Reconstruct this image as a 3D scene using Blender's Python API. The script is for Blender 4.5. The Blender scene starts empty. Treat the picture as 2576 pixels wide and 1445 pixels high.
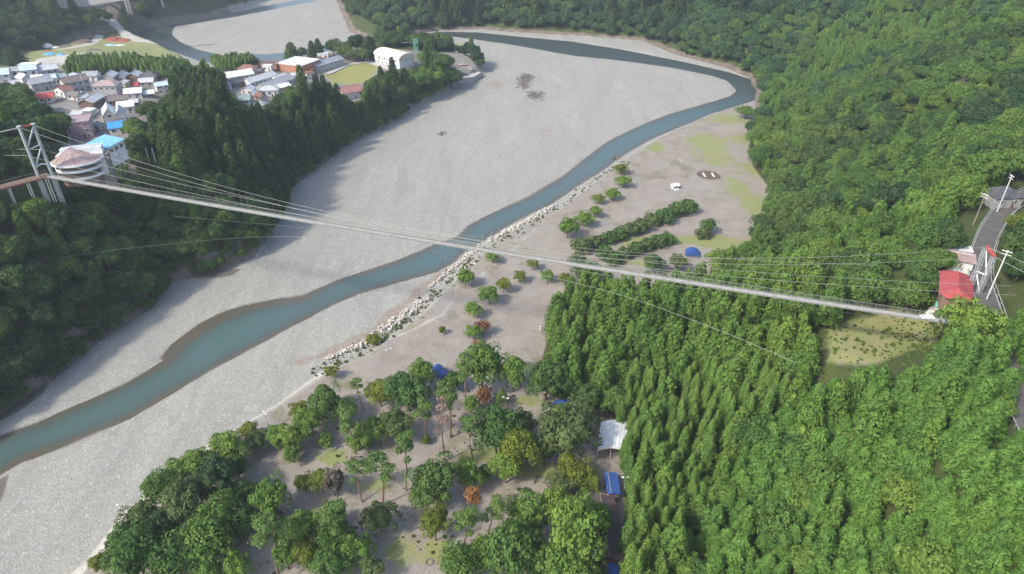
import bpy, math, random, numpy as np
from mathutils import Vector, Matrix, Euler
random.seed(7); rng = np.random.default_rng(7)
S = bpy.context.scene; COL = S.collection
# ------------------------------------------------------------------ camera, world, sun, exposure
CAM_Z, PITCH, LENS = 150.0, math.radians(32.0), 24.0
cd = bpy.data.cameras.new('camera'); cd.lens = LENS; cd.sensor_width = 36; cd.clip_start = 1; cd.clip_end = 6000
cam = bpy.data.objects.new('camera', cd); COL.objects.link(cam)
cam.location = (0, 0, CAM_Z); cam.rotation_euler = (math.pi/2-PITCH, 0, 0); S.camera = cam
SUN_EL, SHX, SHY = math.radians(43), 0.80, 0.60          # shadows fall towards (SHX, SHY)
w = bpy.data.worlds.new('World'); S.world = w; w.use_nodes = True
nt = w.node_tree; nt.nodes.clear()
sky = nt.nodes.new('ShaderNodeTexSky'); sky.sky_type = 'NISHITA'; sky.sun_disc = False
sky.sun_elevation = SUN_EL; sky.sun_rotation = math.atan2(-SHX, -SHY); sky.air_density = 1.0; sky.dust_density = 2.5; sky.altitude = 200
bg = nt.nodes.new('ShaderNodeBackground'); bg.inputs[1].default_value = 0.15
wo = nt.nodes.new('ShaderNodeOutputWorld'); nt.links.new(sky.outputs[0], bg.inputs[0]); nt.links.new(bg.outputs[0], wo.inputs[0])
ld = bpy.data.lights.new('sun', 'SUN'); ld.energy = 2.15; ld.angle = math.radians(5.0); ld.color = (1, .93, .80)
sun = bpy.data.objects.new('sun', ld); COL.objects.link(sun)
sd = Vector((SHX*math.cos(SUN_EL), SHY*math.cos(SUN_EL), -math.sin(SUN_EL)))
sun.rotation_euler = sd.to_track_quat('-Z', 'Y').to_euler()
S.view_settings.view_transform = 'Standard'; S.view_settings.look = 'None'
S.view_settings.exposure = 1.24; S.view_settings.gamma = 1.0; S.view_settings.use_curve_mapping = False
S.render.engine = 'CYCLES'; S.cycles.max_bounces = 6; S.cycles.diffuse_bounces = 3; S.cycles.transparent_max_bounces = 6
S.cycles.volume_bounces = 0; S.cycles.use_denoising = True

# ------------------------------------------------------------------ surveying: sight lines of the photograph to points of the ground
F = 1717.0; CP, SP = math.cos(PITCH), math.sin(PITCH)
def ray(px, py):
    u = (px-1288)/F; v = (py-722.5)/F
    return np.array([u, CP - v*SP, -SP - v*CP])
def at(px, py, z=0.0):
    d = ray(px, py); t = (z-CAM_Z)/d[2]
    return np.array([d[0]*t, d[1]*t])
def proj(x, y, z):
    zz = z-CAM_Z; f = y*CP - zz*SP; u = y*SP + zz*CP
    f = np.maximum(f, 1.0)
    return 1288 + x/f*F, 722.5 - u/f*F
def pts(lst, z=0.0):
    return np.array([at(p[0], p[1], p[2] if len(p) > 2 else z) for p in lst])
def seg_dist(X, Y, P, closed=False):
    d = np.full(X.shape, 1e9); n = len(P)
    for i in range(n if closed else n-1):
        ax, ay = P[i]; bx, by = P[(i+1) % n]; dx, dy = bx-ax, by-ay
        L = dx*dx+dy*dy+1e-9
        t = np.clip(((X-ax)*dx+(Y-ay)*dy)/L, 0, 1)
        d = np.minimum(d, (X-ax-t*dx)**2+(Y-ay-t*dy)**2)
    return np.sqrt(d)
def inside(X, Y, P):
    r = np.zeros(X.shape, bool); n = len(P)
    for i in range(n):
        ax, ay = P[i]; bx, by = P[(i+1) % n]
        c = ((ay > Y) != (by > Y))
        with np.errstate(divide='ignore', invalid='ignore'):
            xx = (bx-ax)*(Y-ay)/(by-ay+1e-12)+ax
        r ^= c & (X < xx)
    return r
def sdist(X, Y, P):           # positive inside
    d = seg_dist(X, Y, P, True)
    return np.where(inside(X, Y, P), d, -d)
def vnoise(X, Y, seed=0):
    xi = np.floor(X).astype(np.int64); yi = np.floor(Y).astype(np.int64); fx = X-xi; fy = Y-yi
    fx = fx*fx*(3-2*fx); fy = fy*fy*(3-2*fy)
    def h(a, b):
        n = (a*374761393 + b*668265263 + seed*1442695041) & 0xFFFFFFFF
        n = ((n ^ (n >> 13))*1274126177) & 0xFFFFFFFF
        return ((n ^ (n >> 16)) & 0xFFFF)/65535.0
    return (h(xi, yi)*(1-fx)+h(xi+1, yi)*fx)*(1-fy)+(h(xi, yi+1)*(1-fx)+h(xi+1, yi+1)*fx)*fy
def fbm(X, Y, sc, seed=0, o=4):
    r = 0; a = .5
    for k in range(o):
        r = r + a*(vnoise(X/sc+seed*7.1, Y/sc+seed*3.7, seed+k)-.5); sc = sc/2; a *= .5
    return r*2               # about -1..1
def sm(a, b, x):
    t = np.clip((x-a)/(b-a), 0, 1); return t*t*(3-2*t)

# ------------------------------------------------------------------ the plan of the valley
LEFT_LAND = pts([(-500, 1450), (0, 1052), (100, 985), (150, 942), (250, 860), (380, 780), (430, 712), (540, 690), (640, 650), (700, 560),
    (740, 468), (790, 430), (900, 352), (960, 325), (1050, 272), (1110, 246), (1155, 216), (1218, 190), (1208, 165), (1130, 145, 4), (1045, 128, 6), (940, 124, 8),
    (870, 128, 12), (740, 150, 16), (600, 163, 16), (530, 168, 14), (460, 140, 6), (400, 112, 5), (335, 88, 4), (350, 78), (420, 66), (560, 40), (650, 12), (700, -10)])
LEFT_LAND = np.vstack([LEFT_LAND, [(-700, 1700), (-2500, 1700), (-2500, -300), (-300, -300)]])
MOUNT = np.vstack([pts([(-700, 420, 36), (-260, 215, 30), (0, 170, 18), (60, 135, 14), (170, 112, 12), (330, 86, 5), (420, 62, 1), (560, 36, 0), (650, 8, 0), (700, -14, 0)]),
    [(-700, 1750), (-2600, 1750), (-2600, 300)]])
RIGHT_HILL = np.vstack([[(12, -300), (16, 40)], pts([(1590, 1700), (1560, 1445), (1562, 1120), (1530, 1045), (1400, 1010), (1335, 965), (1372, 850), (1392, 775), (1440, 760),
    (1600, 772), (1720, 745), (1835, 700), (1868, 640), (1920, 540), (1930, 475), (1890, 420), (1878, 370), (1905, 300)], 3),
    pts([(1908, 240), (1888, 196), (1830, 172), (1700, 138), (1620, 104), (1480, 92), (1330, 84), (1200, 74), (1100, 78), (960, 98), (925, 98),
    (885, 82), (866, 40), (850, 0), (840, -30)]), [(-160, 1750), (2600, 1750), (2600, -300)]])
CAMP = np.vstack([[(-90, 30)], pts([(120, 1500), (245, 1400), (330, 1310), (420, 1215), (560, 1108), (700, 1022), (790, 962), (850, 925), (930, 890), (1010, 830), (1080, 775), (1140, 712),
    (1190, 655), (1250, 600), (1400, 530), (1480, 470), (1560, 412), (1650, 350), (1790, 285), (1905, 252)], 3), [(200, 400), (200, 20)]])
WATER = [pts([(-250, 1190), (0, 1095), (100, 1060), (230, 1005), (330, 955), (385, 922), (412, 906), (400, 902), (430, 868), (500, 815), (560, 785), (610, 768), (700, 750), (760, 742), (850, 705), (1000, 655),
    (1100, 612), (1150, 595), (1180, 566), (1250, 530), (1330, 495), (1420, 440), (1490, 385), (1530, 355), (1600, 320), (1690, 285), (1770, 262), (1835, 243), (1855, 228),
    (1830, 202), (1790, 190), (1690, 170), (1560, 152), (1440, 140), (1320, 118), (1260, 108), (1150, 93), (1060, 92), (960, 105), (930, 113), (870, 122), (800, 134), (720, 152), (560, 163), (500, 152), (400, 118), (310, 95), (335, 75), (440, 66),
    (430, 84), (450, 105), (500, 126), (560, 140), (690, 136), (760, 128), (870, 104), (925, 101), (1000, 92), (1120, 80), (1200, 82), (1330, 95), (1440, 105), (1560, 125), (1700, 152), (1830, 181), (1888, 200),
    (1902, 225), (1900, 252), (1850, 268), (1790, 290), (1740, 308), (1650, 345), (1600, 372), (1560, 398), (1530, 420), (1450, 470), (1380, 517), (1290, 562), (1220, 605), (1165, 638), (1140, 662), (1100, 683),
    (1000, 710), (900, 740), (800, 785), (700, 840), (560, 915), (440, 985), (330, 1050), (160, 1125), (60, 1160), (0, 1195), (-300, 1330)]),
    pts([(320, 80), (420, 70), (600, 41), (780, 6), (860, -14), (820, -14), (600, 30), (430, 60), (325, 70)])]
TOWERL = at(114, 441, 54); DECKR = at(2392, 810, 54)
PLAT = [((110, 440), 52.5), ((130, 455), 50), ((215, 455), 47.5), ((250, 440), 47), ((300, 410), 48), ((20, 470), 53), ((300, 345), 41), ((200, 350), 41), ((200, 220), 35), ((60, 190), 37), ((-100, 330), 60), ((0, 380), 58), ((60, 300), 50),
        ((320, 240), 34), ((400, 215), 29), ((650, 210), 22), ((750, 160), 17), ((990, 160), 15), ((880, 190), 15), ((880, 245), 14), ((1175, 190), 6), ((1110, 190), 12), ((600, 240), 25), ((700, 250), 20), ((490, 165), 16),
        ((420, 130), 10), ((300, 105), 10), ((150, 115), 14), ((90, 140), 18), ((480, 240), 27), ((150, 150), 24), ((380, 150), 20), ((520, 300), 28), ((350, 520), 44), ((100, 700), 46), ((250, 640), 44), ((-200, 800), 60)]
PLX = np.array([at(p[0], p[1], h) for p, h in PLAT]); PLH = np.array([h for _, h in PLAT], float)
ROAD = np.vstack([[(80, 20), (95, 60)], pts([(2600, 1130), (2556, 1010), (2530, 900), (2492, 790), (2462, 700), (2468, 640), (2490, 580), (2524, 528), (2590, 486), (2700, 440), (2900, 390)], 54)])
CLEAR = pts([(2075, 815), (2230, 790), (2395, 820), (2350, 890), (2200, 925), (2070, 905)], 40)
GULLY = np.vstack([pts([(1632, 108)]), [at(1632, 108, 0)+np.array([60, 110]), at(1632, 108, 0)+np.array([190, 420])]])
def H(X, Y, fine=True):
    X = np.asarray(X, float); Y = np.asarray(Y, float)
    jx = fbm(X, Y, 26, 3)*2.2; jy = fbm(X, Y, 26, 5)*2.2
    gx, gy = X+jx, Y+jy
    z = 0.35*fbm(X, Y, 60, 11)+0.3
    # water
    dw = np.maximum(sdist(X+jx*.4, Y+jy*.4, WATER[0]), sdist(X+jx*.4, Y+jy*.4, WATER[1]))
    dw = dw + fbm(X, Y, 9, 17, 4)*1.3
    z = np.where(dw > 0, -0.1-np.minimum(dw*.22, 1.9), z*sm(0, 14, -dw)+np.minimum(-dw*.06, .35)-.1)
    # camp terrace
    dc = sdist(X, Y, CAMP)
    zc = 3.0+0.35*fbm(X, Y, 45, 21)
    z = z+(zc-z)*sm(-4.5, 1.0, dc)
    # right hills
    dr = sdist(gx, gy, RIGHT_HILL)
    ridg = (fbm(X, Y, 150, 31)*34+fbm(X, Y, 60, 33)*16)*(.12+.88*sm(210, 340, Y))
    hr = np.minimum(dr, 18)*.16+np.maximum(dr-18, 0)*(.66+.17*sm(290, 200, Y))+ridg*sm(25, 160, dr)
    hr = 330*(1-np.exp(-np.maximum(hr, 0)/330))
    steep = sm(480, 620, Y)*sm(60, 0, dr)
    hr = hr+steep*np.minimum(dr, 30)*.35
    gd = seg_dist(X, Y, GULLY)
    hr = hr-24*np.exp(-(gd/34)**2)*sm(10, 70, dr)
    droad = seg_dist(X, Y, ROAD)
    near = sm(24, 8.0, droad)
    hr = np.where(dr > 0, hr*(1-near)+50.6*near, hr)
    dcl = sdist(X, Y, CLEAR)
    hr = np.where(dr > 0, hr*(1-sm(-14, 6, dcl))+37*sm(-14, 6, dcl), hr)
    z = np.where(dr > 0, np.maximum(z, np.maximum(z, 0)*0+hr+np.where(Y < 420, 3, .3)), z)
    # left land
    dl = sdist(gx, gy, LEFT_LAND)
    wsum = 0; hs = 0
    for (px, py), hh in zip(PLX, PLH):
        ww = 1/((X-px)**2+(Y-py)**2+60)**1.5; wsum = wsum+ww; hs = hs+ww*hh
    P = hs/wsum
    wid = np.clip(P*.8, 7, 38)
    hl = P*np.clip(dl/wid, 0, 1)**.75+fbm(X, Y, 30, 41)*2.5*sm(3, 15, dl)*sm(wid+6, wid-12, dl)
    dm = sdist(gx, gy, MOUNT)
    hm = np.maximum(dm, 0)*.62+fbm(X, Y, 120, 43)*22*sm(20, 120, dm)
    hl = np.where(dm > 0, np.maximum(hl, hl*sm(60, 0, dm)+hm), hl)
    z = np.where(dl > 0, np.maximum(z*sm(4, 0, dl), hl), z)
    return z
def H1(x, y): return float(H(np.array([x]), np.array([y]))[0])
def gnd(px, py):
    """where the sight line through a photo point meets the ground"""
    d = ray(px, py); t = np.arange(120, 1500, 1.5)
    X = d[0]*t; Y = d[1]*t; Z = CAM_Z+d[2]*t
    hh = H(X, Y); i = np.argmax(Z < hh)
    if i == 0: i = 1
    a = (Z[i-1]-hh[i-1]); b = (hh[i]-Z[i]); f = a/(a+b+1e-9)
    tt = t[i-1]+1.5*f
    x, y = d[0]*tt, d[1]*tt
    return Vector((x, y, H1(x, y)))
# ------------------------------------------------------------------ node helpers and materials
MATS = {}
class NT:
    def __init__(s, name):
        s.m = bpy.data.materials.new(name); s.m.use_nodes = True; s.t = s.m.node_tree; s.t.nodes.clear()
        s.out = s.n('OutputMaterial'); s.name = name; MATS[name] = s.m
    def n(s, k, **kw):
        x = s.t.nodes.new('ShaderNode'+k)
        for a, b in kw.items(): setattr(x, a, b)
        return x
    def l(s, a, b): s.t.links.new(a, b)
    def val(s, x, sock):
        if isinstance(x, (int, float)): sock.default_value = x
        elif isinstance(x, tuple): sock.default_value = x if len(x) == 4 else (*x, 1)
        else: s.l(x, sock)
    def math(s, op, a, b=0.0, c=None, clamp=False):
        x = s.n('Math', operation=op, use_clamp=clamp); s.val(a, x.inputs[0]); s.val(b, x.inputs[1])
        if c is not None: s.val(c, x.inputs[2])
        return x.outputs[0]
    def mix(s, f, a, b, mode='MIX'):
        x = s.n('Mix', data_type='RGBA', blend_type=mode); s.val(f, x.inputs[0]); s.val(a, x.inputs[6]); s.val(b, x.inputs[7]); return x.outputs[2]
    def noise(s, scale, detail=3, rough=.5, vec=None, out=0):
        x = s.n('TexNoise'); x.inputs['Scale'].default_value = scale; x.inputs['Detail'].default_value = detail; x.inputs['Roughness'].default_value = rough
        if vec is not None: s.l(vec, x.inputs['Vector'])
        return x.outputs[out]
    def ramp(s, f, stops):
        x = s.n('ValToRGB'); s.val(f, x.inputs[0]); e = x.color_ramp.elements
        while len(e) < len(stops): e.new(.5)
        for q, (p, c) in zip(e, stops): q.position = p; q.color = (*c, 1) if isinstance(c, tuple) else (c, c, c, 1)
        return x.outputs[0]
    def mr(s, v, a, b, c=0.0, d=1.0):
        x = s.n('MapRange'); s.val(v, x.inputs[0]); x.inputs[1].default_value = a; x.inputs[2].default_value = b; x.inputs[3].default_value = c; x.inputs[4].default_value = d; return x.outputs[0]
    def bump(s, h, strength=.3, dist=.1):
        x = s.n('Bump'); x.inputs['Strength'].default_value = strength; x.inputs['Distance'].default_value = dist; s.l(h, x.inputs['Height']); return x.outputs[0]
    def bsdf(s, col, rough=.8, metal=0.0, normal=None, spec=.3, **kw):
        x = s.n('BsdfPrincipled'); s.val(col, x.inputs['Base Color']); s.val(rough, x.inputs['Roughness']); x.inputs['Metallic'].default_value = metal
        x.inputs['Specular IOR Level'].default_value = spec
        if normal is not None: s.l(normal, x.inputs['Normal'])
        return x
    def done(s, sh): s.l(sh.outputs[0], s.out.inputs[0]); return s.m
    def geo(s): return s.n('NewGeometry').outputs['Position']
    def obj(s): return s.n('TexCoord').outputs['Object']
def attr(t, name, ch=None):
    a = t.n('Attribute'); a.attribute_name = name
    if ch is None: return a.outputs['Color']
    sp = t.n('SeparateColor'); t.l(a.outputs['Color'], sp.inputs[0]); return sp.outputs[ch]
def plain(name, col, rough=.7, metal=0.0, var=.18, scale=1.5, spec=.3, streak=False):
    t = NT(name); v = t.obj()
    if streak:
        mp = t.n('Mapping'); mp.inputs['Scale'].default_value = (1, 1, .15); t.l(v, mp.inputs[0]); v = mp.outputs[0]
    n = t.noise(scale, 5, .6, v); n2 = t.noise(scale*9, 2, .5, v)
    dark = tuple(c*(1-var*1.6) for c in col); lite = tuple(min(1, c*(1+var)) for c in col)
    c = t.mix(t.mr(n, .3, .7), dark, lite); c = t.mix(t.mr(n2, .55, .8, 0, .25), c, tuple(c_*.6 for c_ in col))
    t.done(t.bsdf(c, rough, metal, t.bump(n2, .25, .03), spec)); return t.m
def roofmat(name, col, pitch=.33, rough=.6, rust=0.0, spec=.35):
    t = NT(name); v = t.obj(); n = t.noise(.6, 5, .65, v); n2 = t.noise(5, 3, .5, v)
    c = t.mix(t.mr(n, .3, .7), tuple(x*.72 for x in col), tuple(min(1, x*1.15) for x in col))
    c = t.mix(t.mr(n2, .5, .75, 0, .3), c, tuple(x*.55 for x in col))
    if rust: c = t.mix(t.mr(n, .48, .6, 0, rust), c, (.16, .07, .05))
    t.done(t.bsdf(c, rough, 0, t.bump(n2, .3, .04), spec)); return t.m

# ground of the whole valley: gravel, soil, turf, forest floor, rock; masks painted per vertex, grain from noise
t = NT('ground_cover'); p = t.geo()
fine = t.noise(1.1, 3, .7, p); mid = t.noise(.16, 5, .6, p); big = t.noise(.02, 5, .55, p)
mp = t.n('Mapping'); mp.inputs['Rotation'].default_value = (0, 0, math.radians(-42)); mp.inputs['Scale'].default_value = (.1, .018, .1); t.l(p, mp.inputs[0])
streak = t.noise(1.0, 5, .6, mp.outputs[0])
vo = t.n('TexVoronoi'); vo.inputs['Scale'].default_value = 1.9; t.l(p, vo.inputs['Vector'])
spc = t.n('SeparateColor'); t.l(vo.outputs['Color'], spc.inputs[0])
grav = t.mix(t.mr(streak, .3, .7), (.252, .246, .214), (.342, .336, .292))
grav = t.mix(t.mr(big, .40, .62, 0, .8), grav, (.285, .276, .24))
mp2 = t.n('Mapping'); mp2.inputs['Rotation'].default_value = (0, 0, math.radians(-38)); mp2.inputs['Scale'].default_value = (.05, .009, .05); t.l(p, mp2.inputs[0]); ch_ = t.noise(1.0, 6, .62, mp2.outputs[0])
grav = t.mix(t.mr(t.math('ABSOLUTE', t.math('SUBTRACT', ch_, .5)), .0, .022, .5, 0), grav, (.215, .206, .18))
grav = t.mix(t.mr(t.noise(.45, 4, .65, p), .42, .62, .0, .38), grav, (.235, .222, .20))
grav = t.mix(t.mr(fine, .35, .7, 0, .5), grav, (.18, .177, .16))
grav = t.mix(t.mr(spc.outputs[0], .90, .97, 0, .4), grav, (.47, .465, .435))
grav = t.mix(t.mr(spc.outputs[1], .88, .96, 0, .35), grav, (.15, .145, .14))
soil = t.mix(t.mr(mid, .3, .7), (.205, .18, .15), (.295, .262, .222))
soil = t.mix(t.mr(t.noise(.09, 5, .65, p), .56, .64, 0, .55), soil, (.12, .125, .055))
soil = t.mix(t.mr(fine, .4, .7, 0, .35), soil, (.15, .125, .10))
soil = t.mix(t.mr(t.noise(.055, 4, .6, p), .5, .66, 0, .6), soil, (.245, .235, .22))
turf = t.mix(t.mr(mid, .35, .65), (.22, .225, .085), (.15, .20, .05)); turf = t.mix(t.mr(fine, .4, .7, 0, .5), turf, (.26, .23, .10))
floor = t.mix(t.mr(mid, .3, .7), (.04, .058, .018), (.06, .085, .024)); floor = t.mix(t.mr(fine, .45, .7, 0, .6), floor, (.075, .055, .032))
rock = t.mix(t.mr(mid, .35, .65), (.11, .09, .07), (.24, .20, .16)); rock = t.mix(t.mr(fine, .4, .65, 0, .6), rock, (.07, .06, .05))
pale = t.mix(t.mr(mid, .35, .65), (.36, .34, .29), (.46, .44, .39)); pale = t.mix(t.mr(fine, .4, .7, 0, .5), pale, (.25, .24, .21))
lawn = t.mix(t.mr(mid, .3, .7), (.25, .235, .085), (.19, .205, .06)); asph = t.mix(t.mr(mid, .3, .7), (.15, .14, .125), (.22, .205, .18))
brk = t.noise(.42, 5, .7, p)
def edge(mask, k=.5):
    return t.mr(t.math('ADD', mask, t.math('MULTIPLY', t.math('SUBTRACT', t.math('ADD', mid, brk), 1.0), k)), .35, .65)
c = grav
wet = attr(t, 'm2', 1); c = t.mix(edge(attr(t, 'm1', 0)), c, soil); c = t.mix(t.math('MULTIPLY', edge(attr(t, 'm1', 1), 1.5), .85), c, turf)
c = t.mix(edge(attr(t, 'm1', 2), .3), c, floor); c = t.mix(edge(attr(t, 'm2', 0), .5), c, rock); c = t.mix(edge(attr(t, 'm2', 2), .35), c, pale)
c = t.mix(edge(attr(t, 'm3', 0), .1), c, lawn); c = t.mix(edge(attr(t, 'm3', 1), .12), c, asph); c = t.mix(edge(attr(t, 'm3', 2), .8), c, (.23, .185, .15))
c = t.mix(t.mr(wet, .2, .8, 0, .75), c, (.07, .058, .042))
hb = t.math('ADD', t.math('MULTIPLY', fine, .6), t.math('MULTIPLY', vo.outputs['Distance'], .5))
t.done(t.bsdf(c, .9, 0, t.bump(hb, .55, .35), .2)); GROUND = t.m

t = NT('river_water'); p = t.geo(); dep = attr(t, 'depth', 0)
wn = t.noise(.5, 4, .6, p); wn2 = t.noise(.05, 4, .6, p); wn3 = t.noise(2.5, 3, .7, p)
dd = t.math('ADD', dep, t.math('MULTIPLY', t.math('SUBTRACT', t.math('ADD', t.math('MULTIPLY', wn2, .6), t.math('MULTIPLY', wn, .4)), .5), .8))
c = t.ramp(dd, [(0.0, (.085, .068, .045)), (.12, (.082, .074, .054)), (.27, (.062, .078, .064)), (.55, (.06, .09, .082)), (1.0, (.06, .104, .096))])
c = t.mix(t.mr(wn3, .58, .75, 0, .35), c, (.15, .21, .20))
c = t.mix(t.math('MULTIPLY', t.mr(t.noise(.9, 4, .7, p), .62, .68), attr(t, 'depth', 2)), c, (.55, .6, .6))
c = t.mix(t.mr(attr(t, 'depth', 1), .0, 1, 0, .85), c, (.04, .052, .05))
t.done(t.bsdf(c, .28, 0, t.bump(t.math('ADD', wn, t.math('MULTIPLY', wn3, .4)), .12, .25), .4)); WATERM = t.m

LOCN = None
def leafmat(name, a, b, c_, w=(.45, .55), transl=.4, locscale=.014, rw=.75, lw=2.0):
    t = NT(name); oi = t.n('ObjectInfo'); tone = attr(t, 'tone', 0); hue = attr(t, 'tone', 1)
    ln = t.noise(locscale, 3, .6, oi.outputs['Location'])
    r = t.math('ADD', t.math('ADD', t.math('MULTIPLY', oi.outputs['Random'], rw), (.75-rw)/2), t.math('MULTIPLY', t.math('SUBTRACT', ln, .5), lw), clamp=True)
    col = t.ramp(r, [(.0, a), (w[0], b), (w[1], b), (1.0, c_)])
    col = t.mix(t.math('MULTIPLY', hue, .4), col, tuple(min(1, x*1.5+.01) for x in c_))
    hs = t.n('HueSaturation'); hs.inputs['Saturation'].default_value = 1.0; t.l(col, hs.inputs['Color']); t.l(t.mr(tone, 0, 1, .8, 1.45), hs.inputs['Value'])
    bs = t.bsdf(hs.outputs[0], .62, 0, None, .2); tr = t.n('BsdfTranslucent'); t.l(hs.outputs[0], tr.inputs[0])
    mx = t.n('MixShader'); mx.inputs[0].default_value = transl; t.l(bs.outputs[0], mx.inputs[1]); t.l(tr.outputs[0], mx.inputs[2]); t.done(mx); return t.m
LEAF = {
 'farwood': leafmat('far_hill_foliage', (.034, .076, .034), (.055, .108, .04), (.09, .145, .042)),
 'broad': leafmat('broadleaf_foliage', (.058, .118, .030), (.095, .168, .034), (.145, .215, .04)),
 'bank':  leafmat('bank_foliage', (.034, .072, .028), (.058, .108, .03), (.12, .165, .036)),
 'cedar': leafmat('cedar_foliage', (.085, .165, .034), (.115, .20, .038), (.155, .22, .042), rw=.6, lw=1.2),
 'ridge': leafmat('ridge_cedar_foliage', (.03, .065, .024), (.05, .095, .026), (.09, .135, .03)),
 'cypress': leafmat('cypress_foliage', (.085, .18, .042), (.11, .215, .042), (.145, .235, .045), rw=.5, lw=1.0),
 'pine': leafmat('pine_foliage', (.095, .165, .045), (.115, .18, .045), (.14, .195, .048)),
 'bamboo': leafmat('bamboo_foliage', (.09, .16, .035), (.12, .20, .04), (.15, .22, .045)),
 'yellow': leafmat('yellow_green_foliage', (.10, .145, .022), (.13, .165, .024), (.18, .19, .03)),
 'light': leafmat('fresh_green_foliage', (.10, .18, .036), (.125, .205, .038), (.16, .225, .04)),
 'dark': leafmat('dark_green_foliage', (.06, .12, .032), (.075, .135, .034), (.095, .155, .036)),
 'olive': leafmat('olive_foliage', (.085, .12, .04), (.095, .13, .044), (.115, .145, .05)),
 'orange': leafmat('withered_orange_foliage', (.22, .11, .045), (.26, .135, .05), (.30, .16, .06)),
 'red': leafmat('reddish_brown_foliage', (.15, .062, .04), (.19, .075, .045), (.22, .09, .05)),
 'grey': leafmat('dry_grey_foliage', (.13, .11, .085), (.16, .135, .10), (.17, .15, .12)),
 'pink': leafmat('dead_pine_needles', (.22, .15, .12), (.25, .17, .135), (.28, .19, .15)),
}
plain('bark', (.12, .085, .06), .9, var=.3, scale=2, streak=True)
plain('pale_bark', (.30, .26, .21), .9, var=.25, scale=2, streak=True)
plain('pine_bark', (.20, .13, .10), .9, var=.3, scale=2, streak=True)
plain('concrete', (.42, .40, .37), .85, var=.2); plain('dark_concrete', (.22, .21, .20), .9, var=.25)
plain('white_paint', (.68, .70, .70), .5, var=.1); plain('steel_grey', (.42, .46, .46), .45, .3, var=.15); plain('dull_white', (.60, .60, .58), .6, var=.12)
plain('deck_boards', (.42, .40, .36), .8, var=.15, scale=.7); plain('cable_steel', (.27, .28, .25), .5, .3); plain('net_wire', (.30, .30, .28), .6, .2)
plain('asphalt', (.105, .098, .092), .9, var=.15, scale=.3); plain('line_paint', (.7, .7, .68), .7); plain('brown_wood', (.17, .115, .085), .8, var=.25)
plain('blue_tarp', (.035, .085, .26), .45, var=.25); plain('bright_blue_tarp', (.10, .36, .72), .45, var=.2); plain('dark_glass', (.035, .04, .05), .15, var=.2, spec=.6)
plain('rust_red', (.30, .09, .06), .8, var=.3); plain('stone_wall', (.20, .185, .165), .9, var=.3, scale=2.5); plain('window_frame', (.5, .5, .5), .5)
plain('tyre_rubber', (.02, .02, .02), .9); plain('pink_wall', (.40, .29, .31), .8, var=.12); plain('orange_wall', (.42, .17, .085), .8, var=.15)
plain('cream_wall', (.60, .56, .46), .8, var=.1); plain('white_wall', (.62, .61, .60), .8, var=.12); plain('grey_wall', (.36, .36, .36), .8, var=.15)
plain('brown_wall', (.20, .135, .105), .85, var=.2); plain('yellow_wall', (.62, .55, .32), .8, var=.1); plain('tetrapod_concrete', (.50, .46, .40), .9, var=.3, scale=.8)
plain('turquoise_net', (.20, .55, .47), .7); plain('driftwood', (.16, .14, .12), .9, var=.3); plain('red_paint', (.45, .05, .04), .4); plain('teal_paint', (.06, .18, .2), .35)
for nm, cc in dict(pale_blue_roof=(.42, .52, .60), grey_roof=(.27, .28, .30), light_grey_roof=(.42, .43, .44), brown_grey_roof=(.16, .135, .125), white_roof=(.66, .68, .66), dark_roof=(.085, .087, .095),
    red_roof=(.42, .075, .07), mauve_roof=(.33, .25, .245), blue_roof=(.05, .27, .58), light_blue_roof=(.20, .46, .70), cream_roof=(.66, .60, .46), mint_roof=(.60, .64, .55), teal_grey_roof=(.24, .30, .30),
    rust_roof=(.36, .19, .17), pink_roof=(.33, .235, .22), brown_roof=(.22, .11, .085), yellow_white_roof=(.70, .68, .52), faded_red_roof=(.34, .065, .062), dark_brown_roof=(.075, .055, .05)).items():
    roofmat(nm, cc, rust=.8 if nm == 'rust_roof' else 0)
M = MATS
# ------------------------------------------------------------------ mesh helpers
def tag(o, label=None, cat=None, group=None, kind=None):
    if label: o['label'] = label
    if cat: o['category'] = cat
    if group: o['group'] = group
    if kind: o['kind'] = kind
    return o
def link(name, me, parent=None, loc=None):
    o = bpy.data.objects.new(name, me); COL.objects.link(o)
    if parent is not None: o.parent = parent
    if loc is not None: o.location = loc
    return o
def empty(name, loc, rz=0.0, label=None, cat=None, group=None):
    o = bpy.data.objects.new(name, None); COL.objects.link(o); o.location = loc; o.rotation_euler = (0, 0, rz); o.empty_display_size = .5
    return tag(o, label, cat, group)
def npmesh(name, V, Fq, mats, k=4, smooth=False, midx=None):
    me = bpy.data.meshes.new(name); V = np.asarray(V, np.float32); Fq = np.asarray(Fq, np.int32)
    me.vertices.add(len(V)); me.vertices.foreach_set('co', V.ravel()); me.loops.add(Fq.size); me.loops.foreach_set('vertex_index', Fq.ravel())
    me.polygons.add(len(Fq)); me.polygons.foreach_set('loop_start', np.arange(0, Fq.size, k, dtype=np.int32))
    for m_ in (mats if isinstance(mats, (list, tuple)) else [mats]): me.materials.append(m_)
    if midx is not None: me.polygons.foreach_set('material_index', np.asarray(midx, np.int32))
    me.polygons.foreach_set('use_smooth', np.full(len(Fq), smooth)); me.update(calc_edges=True); return me
def vcol(me, name, arr):
    a = me.attributes.new(name, 'FLOAT_COLOR', 'POINT'); n = len(me.vertices); full = np.ones((n, 4), np.float32); full[:, :arr.shape[1]] = arr
    a.data.foreach_set('color', full.ravel())
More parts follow.
